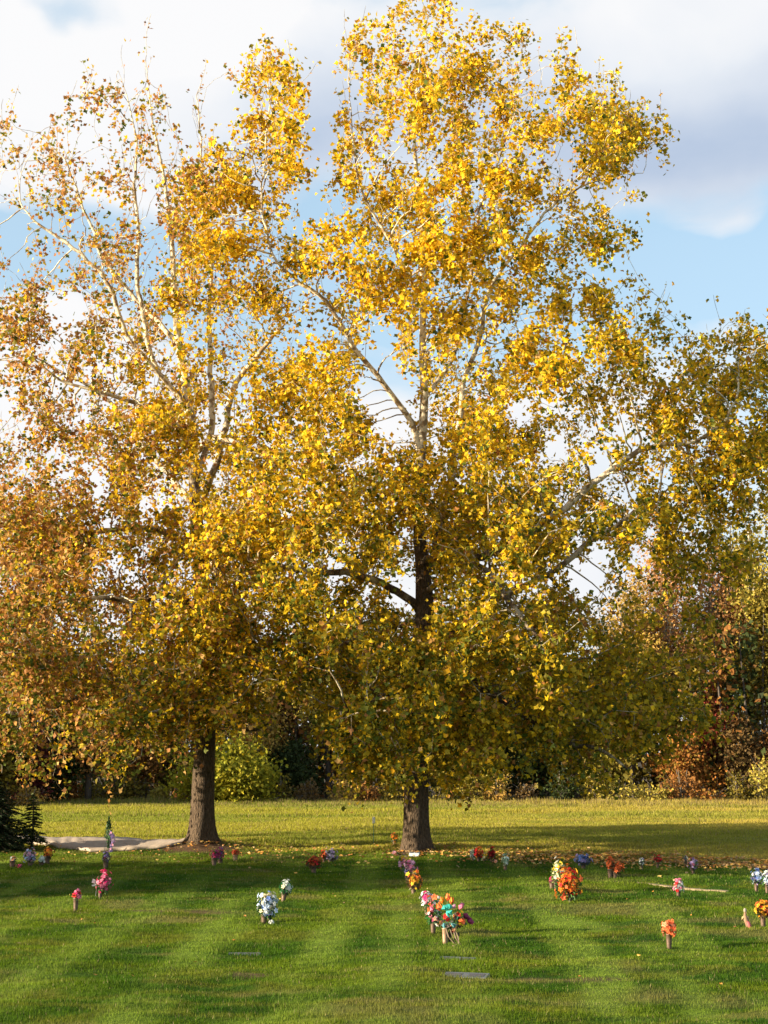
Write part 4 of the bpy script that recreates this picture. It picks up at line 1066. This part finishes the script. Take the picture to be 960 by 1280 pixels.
# big tulip bouquet in front
def tulips():
    b = gp(556.5, 1177); b[2] = hz(b[0], b[1]); s = ppm(b); r = np.random.default_rng(77)
    root = empty('flower_vase', b, 'tan vase with the big fan of red orange tulips, teal bow and trailing ribbons', 'flower vase', GV)
    top = vase_mesh(root, (1177-1156)/s, 7.5/s/2, 0, (.36, .23, .15))
    W = lambda x, y, d=0: np.array([(x-556.5)/s, d, (1177-y)/s])
    st = MB()
    for x, y, c, sz, d in [(560, 1119, 'coral', 8.5, 0), (553, 1123, 'orange', 7.5, .05), (565, 1123, 'coral', 8, -.03), (548.5, 1130, 'coral', 9, -.06), (577, 1130, 'rose', 8.5, .03), (568, 1131, 'pink', 6, .1), (561, 1132, 'pink', 5.5, .06), (540, 1133, 'rose', 7, -.02), (583, 1142, 'plum', 9, 0), (588, 1148, 'plum', 9.5, .02)]:
        mb = MB(); p = W(x, y, d); dr = p-top; dr[2] += .1; dr /= np.linalg.norm(dr)
        if c == 'plum': dr = np.array([.75, 0, -.6])
        L = sz/s*.78; bloom(mb, (p-dr*L*.8, dr), L, PC[c], r, 'tulip'); bloom(mb, (p-dr*L*.7, dr), L*.85, PC['yellow' if c in ('coral', 'orange') else c], r, 'tulip')
        mb.build('tulip', M_PETAL, root)
        st.tube([top-np.array([0, 0, .05]), (top+p)/2+np.array([0, 0, .03]), p-dr*L*.7], [.004]*3, 4, (.12, .2, .06), False)
    for x, y, d, cs, n in [(575, 1138, -.06, ['orange', 'red', 'yellow'], 7), (577, 1148, -.08, ['yellow', 'orange', 'coral'], 12), (571, 1141, -.04, ['peach', 'orange'], 6), (558, 1143, -.12, ['red'], 8), (545, 1146, 0, ['plum', 'grey', 'peach'], 10), (570, 1143, .02, ['white', 'grey', 'mint'], 9), (566, 1156, -.08, ['peach', 'dred'], 6), (548, 1150, -.04, ['peach', 'white'], 5)]:
        mb = MB()
        for i in range(n):
            u = r.normal(0, 1, 3); u /= np.linalg.norm(u); bloom(mb, (W(x, y, d)+u*.05, u+np.array([0, -.6, .2])), .05*r.uniform(.8, 1.2), PC[cs[i % len(cs)]], r)
        mb.build('blossoms', M_PETAL, root)
    bow = MB()
    for x, y, dx, dy in [(559, 1134, -6, -4), (559, 1134, 5, -6), (559, 1135, 0, 8), (560, 1134, -2, -7), (564, 1150, 5, 4), (556, 1150, -3, 4), (558, 1136, 7, 1)]:
        p = W(x, y, -.10); q = W(x+dx, y+dy, -.14); n = np.cross(q-p, [0, 1, 0]); n /= np.linalg.norm(n)
        bow.add([p-n*.015, p+n*.015, q+n*.05+np.array([0, -.02, 0]), q-n*.05+np.array([0, .02, 0]), (p+q)/2+np.array([0, -.06, 0])], [(0, 1, 4), (1, 2, 4), (2, 3, 4), (3, 0, 4)], (.06, .48, .42) if y < 1145 else (.12, .34, .38)); bow.build('bow_loop', M_PETAL, root); bow = MB()
    rb = MB()
    for x1, y1, x2, y2, x3, y3 in [(566, 1158, 569, 1168, 576, 1178), (562, 1157, 566, 1170, 570, 1178), (557, 1156, 560, 1166, 567, 1174), (568, 1158, 572, 1166, 573, 1175)]:
        P3 = [W(x1, y1, -.06), W(x2, y2, -.12), W(x3, max(0, y3), -.16)]; P3[2][2] = max(P3[2][2], .02)
        for a_, b_ in zip(P3[:-1], P3[1:]):
            n = np.array([.012, -.012, 0]); rb.add([a_-n, a_+n, b_+n, b_-n], [(0, 1, 2, 3)], (.16, .12, .08))
    rb.build('ribbons', M_PETAL, root)
    lv = MB()
    for i in range(120):
        u = r.normal(0, 1, 3); u /= np.linalg.norm(u); p = W(563, 1149)+u*np.array([.30, .18, .13]); d = u+r.normal(0, .4, 3); d /= np.linalg.norm(d); sd = np.cross(d, r.normal(0, 1, 3)); sd /= np.linalg.norm(sd)
        L = r.uniform(.06, .12); g = [(.03, .09, .03), (.05, .04, .03), (.02, .15, .08), (.10, .06, .05), (.03, .025, .02)][r.integers(0, 5)]
        lv.add([p-d*L*.5, p+sd*L*.28, p+d*L*.5, p-sd*L*.28], [(0, 1, 2), (0, 2, 3)], g)
    for i in range(26):
        x = r.uniform(558, 575); y = r.uniform(1154, 1172); p = W(x, y, r.uniform(-.05, .1)); d = np.array([r.uniform(-.3, .6), 0, -1]); L = r.uniform(.06, .12)
        lv.add([p, p+np.array([.02, .01, 0])+d*L*.5, p+d*L, p-np.array([.02, .01, 0])+d*L*.5], [(0, 1, 2), (0, 2, 3)], (.05, .04, .035))
    for a_, L in [(.9, .42), (1.1, .44), (.5, .35), (-.5, .34), (.2, .4), (-.9, .3), (1.35, .4)]:
        d = np.array([math.sin(a_), -.1, math.cos(a_)]); q = top+d*L; mid = top+d*L*.55+np.array([0, 0, .05]); n = np.array([.013*math.cos(a_), 0, -.013*math.sin(a_)])
        lv.add([top-n, top+n, mid+n, mid-n, q+np.array([0, 0, -.04])], [(0, 1, 2, 3), (3, 2, 4)], (.16, .30, .20))
    lv.build('leaves', M_STEM, root); st.build('stems', M_STEM, root)
tulips()

# yellow-white top knot of the pale blue bouquet belongs to it: added as a part
b = gp(330, 1155); s = ppm(b); mb = MB(); rr_ = np.random.default_rng(5)
for i in range(14): bloom(mb, (np.array([(334-330+rr_.normal(0, 3))/s, rr_.normal(0, .03), (1155-1121+rr_.normal(0, 2))/s]), rr_.normal(0, 1, 3)+np.array([0, 0, 1])), .06, PC['cream'], rr_)
par_ = [o for o in bpy.data.objects if o.get('label', '').startswith('brown bronze vase with pale blue')][0]
mb.build('blossoms', M_PETAL, par_)

# silvery butterfly pick stuck beside the magenta bouquet
def butterfly():
    b = gp(119, 1126); b[2] = hz(b[0], b[1]); s = ppm(b)
    root = empty('butterfly_ornament', b, 'silvery butterfly ornament on a thin stick at the left of the magenta bouquet', 'ornament')
    mb = MB(); mb.tube([(0, 0, -.05), (.02, 0, .2), (0, 0, 15/s)], .005, 5, (.3, .3, .3)); mb.build('stick', M_PAINT, root)
    w = MB(); c = np.array([0, 0, 16/s])
    for sx, dz, L in ((-1, 1, .13), (1, .9, .09), (-1, -.6, .08), (1, -.7, .09)):
        t = c+np.array([sx*.07, -.03, dz*L]); w.add([c, c+np.array([sx*.09, -.05, dz*L*.3]), t, c+np.array([sx*.01, -.02, dz*L*.8])], [(0, 1, 2), (0, 2, 3)], (.62, .56, .60) if dz > 0 else (.55, .62, .66))
    w.build('wings', M_PETAL, root)
    bd = MB(); bd.tube([c-np.array([0, .01, .05]), c, c+np.array([0, -.01, .06])], [.006, .01, .006], 6, (.2, .18, .16)); bd.build('body', M_PAINT, root)
butterfly()

# tall funeral spray on a wire easel by the path
def easel():
    b = gp(137, 1067); b[2] = hz(b[0], b[1]); s = ppm(b); r = np.random.default_rng(31)
    root = empty('easel_spray', b, 'tall narrow green spray with hanging lilac flowers on a wire easel by the path', 'flower spray')
    mb = MB(); hh = 40/s
    for dx, dy in ((-7/s, -.1), (2/s, -.2), (-2/s, .5)):
        mb.tube([(dx, dy, -.05), (-2/s, 0, hh)], .009, 5, (.05, .06, .05))
    mb.tube([(-5/s, -.06, 14/s), (1/s, -.1, 14/s)], .007, 5, (.05, .06, .05))
    mb.build('easel_legs', M_PAINT, root)
    lv = MB(); fl = MB()
    for i in range(420):
        t = r.random(); z = (8+38*t)/s; w = (4.6*math.sin(math.pi*min(1, .12+t*.95))**.7+.4)/s if t > .3 else 2.6/s
        p = np.array([-2/s+(1.5-1.5*t)/s*1.2+r.normal(0, .5)*w, r.normal(0, .4)*w-.05, z]); d = np.array([r.normal(0, .5), r.normal(0, .5), 1]); d /= np.linalg.norm(d); sd = np.cross(d, r.normal(0, 1, 3)); sd /= np.linalg.norm(sd)
        L = r.uniform(.07, .14); lv.add([p-d*L*.5, p+sd*L*.2, p+d*L*.5, p-sd*L*.2], [(0, 1, 2), (0, 2, 3)], tuple(np.array((.035, .085, .03))*r.uniform(.5, 1.6)))
    lv.build('leaves', M_STEM, root)
    for i in range(60):
        t = r.random(); p = np.array([(1.2+3.0*math.sin(3.1*t)+r.normal(0, .9))/s, r.normal(0, .04)-.1, (4+24*t)/s]); bloom(fl, (p, r.normal(0, 1, 3)+np.array([.3, -.8, 0])), .06, PC['lilac' if r.random() < .7 else 'pink'], r)
    fl.build('blossoms', M_PETAL, root)
easel()

# small garden doll on the right
def doll():
    b = gp(934, 1158); b[2] = hz(b[0], b[1]); s = ppm(b)
    root = empty('garden_figure', b, 'small leaning cream and rose figure in the lawn left of the gold mums', 'garden figure')
    def wide(mb, prof, c, off):
        n = 12; V = []; Fs = []
        for (cx, z, rx, ry) in prof:
            for k in range(n):
                a = 6.283*k/n; V.append((cx+rx*math.cos(a)*(1+.12*math.sin(3*a+z*20)), off+ry*math.sin(a), z))
        for i in range(len(prof)-1):
            for k in range(n): Fs.append((i*n+k, i*n+(k+1) % n, (i+1)*n+(k+1) % n, (i+1)*n+k))
        Fs.append(tuple(range(n))[::-1]); Fs.append(tuple((len(prof)-1)*n+k for k in range(n))); mb.add(V, Fs, c)
    k = 1/s
    m = MB(); wide(m, [(2.0*k, -.02, .05, .035), (1.0*k, 6*k, .055, .04), (-1*k, 12*k, .05, .04), (-2*k, 17*k, .035, .03), (-2*k, 21*k, .02, .02)], (.34, .21, .13), 0); m.build('robe', M_PETAL, root, True)
    m = MB(); wide(m, [(3.5*k, 0, .03, .03), (2*k, 5*k, .045, .03), (.5*k, 10*k, .035, .03)], (.55, .16, .16), -.045); m.build('sash', M_PETAL, root, True)
    m = MB(); wide(m, [(-2*k, 20.5*k, .015, .015), (-2*k, 22*k, .03, .03), (-2*k, 24*k, .034, .034), (-2*k, 26*k, .018, .02)], (.38, .32, .26), 0); m.build('head', M_PETAL, root, True)
    m = MB()
    for sx in (-1, 1):
        p = np.array([-1.6*k, .0, 17*k]); q = p+np.array([sx*.07-.01, .0, -.10]); m.tube([p, (p+q)/2+np.array([sx*.02, 0, .01]), q], [.02, .022, .014], 6, (.50, .38, .18))
    m.build('sleeves', M_PETAL, root, True)
doll()

# stake with white tag
b = gp(467, 1059); b[2] = hz(b[0], b[1]); s = ppm(b)
root = empty('marker_stake', b, 'thin green stake with a white top at the field edge left of the main trunk', 'stake')
mb = MB(); mb.tube([(0, 0, -.2), (0, 0, 30/s)], [.013, .013], 6, (.05, .22, .16)); mb.build('pole', M_PAINT, root)
mb = MB(); mb.lathe([(.045, 25/s), (.055, 25.6/s), (.055, 32.4/s), (.04, 33/s)], 12, (.85, .85, .82)); mb.build('white_cap', M_PAINT, root, True)

# flat grave stones (bevelled slabs with worn lettering panel)
def slab(P, rot, w, d, label, z=.0, tilt=0.0, c=None, name='flat_gravestone'):
    root = empty(name, (P[0], P[1], hz(P[0], P[1])+z), label, 'gravestone', None)
    root.rotation_euler = (R(tilt), 0, R(rot))
    V = []; bz = .012
    for zz, k in ((-.08, 0), (.0, 0), (bz, .012)):
        for sx, sy in ((-1, -1), (1, -1), (1, 1), (-1, 1)): V.append((sx*(w/2-k), sy*(d/2-k), zz))
    Fs = [(0, 1, 5, 4), (1, 2, 6, 5), (2, 3, 7, 6), (3, 0, 4, 7), (4, 5, 9, 8), (5, 6, 10, 9), (6, 7, 11, 10), (7, 4, 8, 11), (8, 9, 10, 11), (3, 2, 1, 0)]
    mb = MB(); mb.add(V, Fs); mb.build('slab', c or M_STONE, root)
    r = np.random.default_rng(int(abs(P[0]*100)))
    ins = MB()
    for sx in (-1, 1):
        x0, x1 = (-.42*w, -.08*w) if sx < 0 else (.08*w, .42*w)
        ins.add([(x0, -.3*d, bz+.003), (x1, -.3*d, bz+.003), (x1, .25*d, bz+.003), (x0, .25*d, bz+.003)], [(0, 1, 2, 3)], (.09, .09, .10))
    ins.build('inscription_panel', M_PAINT, root)
    return root
slab(PADS[1], -16, .66, .34, 'flat grey gravestone in the grass, nearer the tulip bouquet', .03, 3)
slab(PADS[2], -14, .74, .38, 'flat grey gravestone in the grass, lowest in the picture', .035, 3)
slab(PADS[0], -2, .60, .30, 'flat sunken grey gravestone in a dark hollow left of centre', .05, 2)
slab(gp(518, 1073), -6, .34, .3, 'small flat stone with painted bluish white reflection before the main sycamore trunk', .09, 5, tint_material('reflection_tinted_stone', .3, 40, .1, .1, 0, (.62, .70, .78)), 'flat_marker')  # bluish white reflection on the marker is put into its base colour
# concrete strip in the lawn
A_ = gp(797, 1106); B_ = gp(909, 1112.5); c_ = (A_+B_)/2; L_ = float(np.linalg.norm(B_-A_))
V = []; n = 24
dd = (B_-A_)/L_; nn_ = np.array([-dd[1], dd[0], 0])
mb = MB()
za, zb = hz(A_[0], A_[1]), hz(B_[0], B_[1]); zmid = hz(c_[0], c_[1])
for i in range(n+1):
    p = A_+(B_-A_)*i/n; z = .55*max(za+(zb-za)*i/n, zmid)+.45*hz(p[0], p[1])
    wv = .10+.02*math.sin(i*1.7)
    for sx, zz in ((-1, -.08), (-1, .018), (1, .018), (1, -.08)): q = p+nn_*sx*wv; V.append((q[0], q[1], z+zz))
Fs = []
for i in range(n):
    for k in range(3): Fs.append((i*4+k, (i+1)*4+k, (i+1)*4+k+1, i*4+k+1))
Fs += [(0, 1, 2, 3), (n*4+3, n*4+2, n*4+1, n*4)]
mb.add(V, Fs); o = mb.build('concrete_strip', tint_material('strip_concrete', .85, 10, .2, .4, 0, (.27, .20, .115)))
tag(o, 'long narrow tan concrete strip lying in the lawn at right', 'kerb')

# ------------------------------------------------------------------ trees beyond the left edge that shade the lawn
def shade_copy(src, x, y, rot, sc, label, base):
    root = src.copy(); COL.objects.link(root)
    root['label'] = label; root['group'] = 'sycamores beyond the left edge'
    Rm = Matrix.Rotation(rot, 4, 'Z')
    root.matrix_world = Matrix.Translation((x, y, 0)) @ Rm @ Matrix.Scale(sc, 4) @ Matrix.Translation((-base[0], -base[1], 0))
    for ch in list(src.children):
        c = ch.copy(); COL.objects.link(c); c.parent = root
    return root
SHADE = [(sycL, TL, -24, 36.2, 1.0, .46, 'small sycamore beyond the left edge, nearest to the lawn'), (sycM, TM, -38, 31.0, 2.0, .5, 'sycamore beyond the left edge, nearest the camera'),
         ]
for src, T, x, y, rot, sc, lab in SHADE: shade_copy(src, x, y, rot, sc, lab, T)

# ------------------------------------------------------------------ light and sky
AZ, EL = R(71), R(13)            # sun: behind the camera's left shoulder
sv = Vector((-math.sin(AZ)*math.cos(EL), -math.cos(AZ)*math.cos(EL), math.sin(EL)))
sl = bpy.data.lights.new('sun', 'SUN'); sl.energy = 5.0; sl.angle = R(.5); sl.color = (1.0, .85, .60)
so = bpy.data.objects.new('sun', sl); COL.objects.link(so); so.location = (-40, -20, 40)
so.rotation_euler = (-sv).to_track_quat('-Z', 'Y').to_euler()

wd_ = bpy.data.worlds.new('World'); SC.world = wd_; wd_.use_nodes = True
nt = wd_.node_tree; nt.nodes.clear(); L = nt.links
sky = N(nt, 'ShaderNodeTexSky', sky_type='NISHITA'); sky.sun_disc = False; sky.sun_elevation = EL
sky.sun_rotation = math.atan2(sv.x, sv.y); sky.air_density = 1.0; sky.dust_density = 1.2; sky.ozone_density = 1.5
bgs = N(nt, 'ShaderNodeBackground', i_Strength=.115); L.new(sky.outputs[0], bgs.inputs[0])
veil = N(nt, 'ShaderNodeBackground', i_Strength=.30); veil.inputs[0].default_value = (.56, .82, 1.0, 1)      # thin high cirrus over the blue
bg1 = N(nt, 'ShaderNodeMixShader'); bg1.inputs[0].default_value = .62; L.new(bgs.outputs[0], bg1.inputs[1]); L.new(veil.outputs[0], bg1.inputs[2])
tc = N(nt, 'ShaderNodeTexCoord')
def vm(op, a, b=None):
    n = N(nt, 'ShaderNodeVectorMath', operation=op)
    for i, q in enumerate((a, b)):
        if q is None: continue
        if isinstance(q, (tuple, list)): n.inputs[i].default_value = q
        else: L.new(q, n.inputs[i])
    return n
def ma(op, a, b=None, cl=False):
    n = N(nt, 'ShaderNodeMath', operation=op); n.use_clamp = cl
    for i, q in enumerate((a, b)):
        if q is None: continue
        if isinstance(q, (int, float)): n.inputs[i].default_value = q
        else: L.new(q, n.inputs[i])
    return n.outputs[0]
dirv = tc.outputs['Generated']
warp = N(nt, 'ShaderNodeTexNoise', i_Scale=7.0, i_Detail=4.0); L.new(dirv, warp.inputs['Vector'])
wv = vm('SCALE', vm('SUBTRACT', warp.outputs['Color'], (.5, .5, .5)).outputs[0]); wv.inputs['Scale'].default_value = .085
dw = vm('ADD', dirv, wv.outputs[0]).outputs[0]
st = vm('MULTIPLY', dw, (1, 1, 1.9)).outputs[0]
cn = N(nt, 'ShaderNodeTexNoise', i_Scale=6.0, i_Detail=9.0, i_Roughness=.52); L.new(st, cn.inputs['Vector'])
def blob(px, py, sx, sy, amp):
    d = ray(px, py); d = d/np.linalg.norm(d)
    df = vm('SUBTRACT', dw, tuple(d)).outputs[0]
    df = vm('MULTIPLY', df, (F/sx, F/max(sx, sy)*.3, F/sy)).outputs[0]
    ln = vm('LENGTH', df).outputs['Value']
    mr = N(nt, 'ShaderNodeMapRange', interpolation_type='SMOOTHSTEP'); mr.inputs[1].default_value = 0; mr.inputs[2].default_value = 1.6; mr.inputs[3].default_value = amp; mr.inputs[4].default_value = 0
    L.new(ln, mr.inputs[0]); return mr.outputs[0]
def addall(ls):
    a = ls[0]
    for b_ in ls[1:]: a = ma('ADD', a, b_)
    return a
cov = addall([cn.outputs['Fac'],
  blob(480, 60, 900, 130, .30), blob(860, 170, 320, 110, .40), blob(120, 140, 420, 130, .25), blob(886, 272, 46, 24, .17), blob(910, 290, 36, 26, .17), blob(895, 285, 90, 60, .09), blob(930, 415, 60, 25, .25),
  blob(40, 480, 130, 80, .45), blob(420, 520, 500, 70, .12), blob(650, 640, 500, 110, .28), blob(100, 700, 400, 150, .3), blob(480, 860, 1200, 120, .2),
  blob(90, 10, 60, 30, -.32), blob(870, 335, 330, 85, -.42), blob(100, 320, 330, 60, -.22), blob(10, 330, 120, 50, -.25), blob(300, 380, 200, 60, -.2)])
al = N(nt, 'ShaderNodeMapRange', interpolation_type='SMOOTHSTEP'); al.inputs[1].default_value = .40; al.inputs[2].default_value = .74; L.new(cov, al.inputs[0])
alpha = ma('MAXIMUM', al.outputs[0], .08)
# cloud shading: greyer where the bank is thick
gn = N(nt, 'ShaderNodeTexNoise', i_Scale=5.0, i_Detail=6.0); L.new(vm('ADD', st, (3.1, 1.7, .4)).outputs[0], gn.inputs['Vector'])
grey = addall([ma('MULTIPLY', ma('SUBTRACT', gn.outputs['Fac'], .5), 1.2), blob(900, 185, 330, 90, .95), blob(700, 130, 260, 80, .30), blob(150, 200, 300, 110, .16), blob(520, 110, 400, 130, .12), blob(380, 190, 120, 120, .45), blob(30, 480, 120, 60, -.6), blob(230, 10, 120, 50, -.4)])
gr = N(nt, 'ShaderNodeValToRGB'); e = gr.color_ramp.elements; e[0].position = 0; e[0].color = (.86, .86, .87, 1); e[1].position = 1; e[1].color = (.44, .53, .68, 1)
m_ = gr.color_ramp.elements.new(.35); m_.color = (.72, .76, .82, 1)
L.new(grey, gr.inputs[0])
bg2 = N(nt, 'ShaderNodeBackground', i_Strength=.385); L.new(gr.outputs[0], bg2.inputs[0])
mx = N(nt, 'ShaderNodeMixShader'); L.new(alpha, mx.inputs[0]); L.new(bg1.outputs[0], mx.inputs[1]); L.new(bg2.outputs[0], mx.inputs[2])
wo = N(nt, 'ShaderNodeOutputWorld'); L.new(mx.outputs[0], wo.inputs[0])

# ------------------------------------------------------------------ camera and view
cd = bpy.data.cameras.new('camera'); cam = bpy.data.objects.new('camera', cd); COL.objects.link(cam); SC.camera = cam
cd.sensor_fit = 'VERTICAL'; cd.sensor_height = 36; cd.lens = F/H0*36; cd.clip_end = 3000
cam.location = CAM; cam.rotation_euler = (R(90)+PITCH, 0, 0)
SC.view_settings.view_transform = 'Standard'; SC.view_settings.look = 'None'; SC.view_settings.gamma = 1; SC.view_settings.exposure = 1.55
SC.view_settings.use_curve_mapping = False
SC.cycles.max_bounces = 6; SC.cycles.diffuse_bounces = 3; SC.cycles.transmission_bounces = 4; SC.cycles.transparent_max_bounces = 4
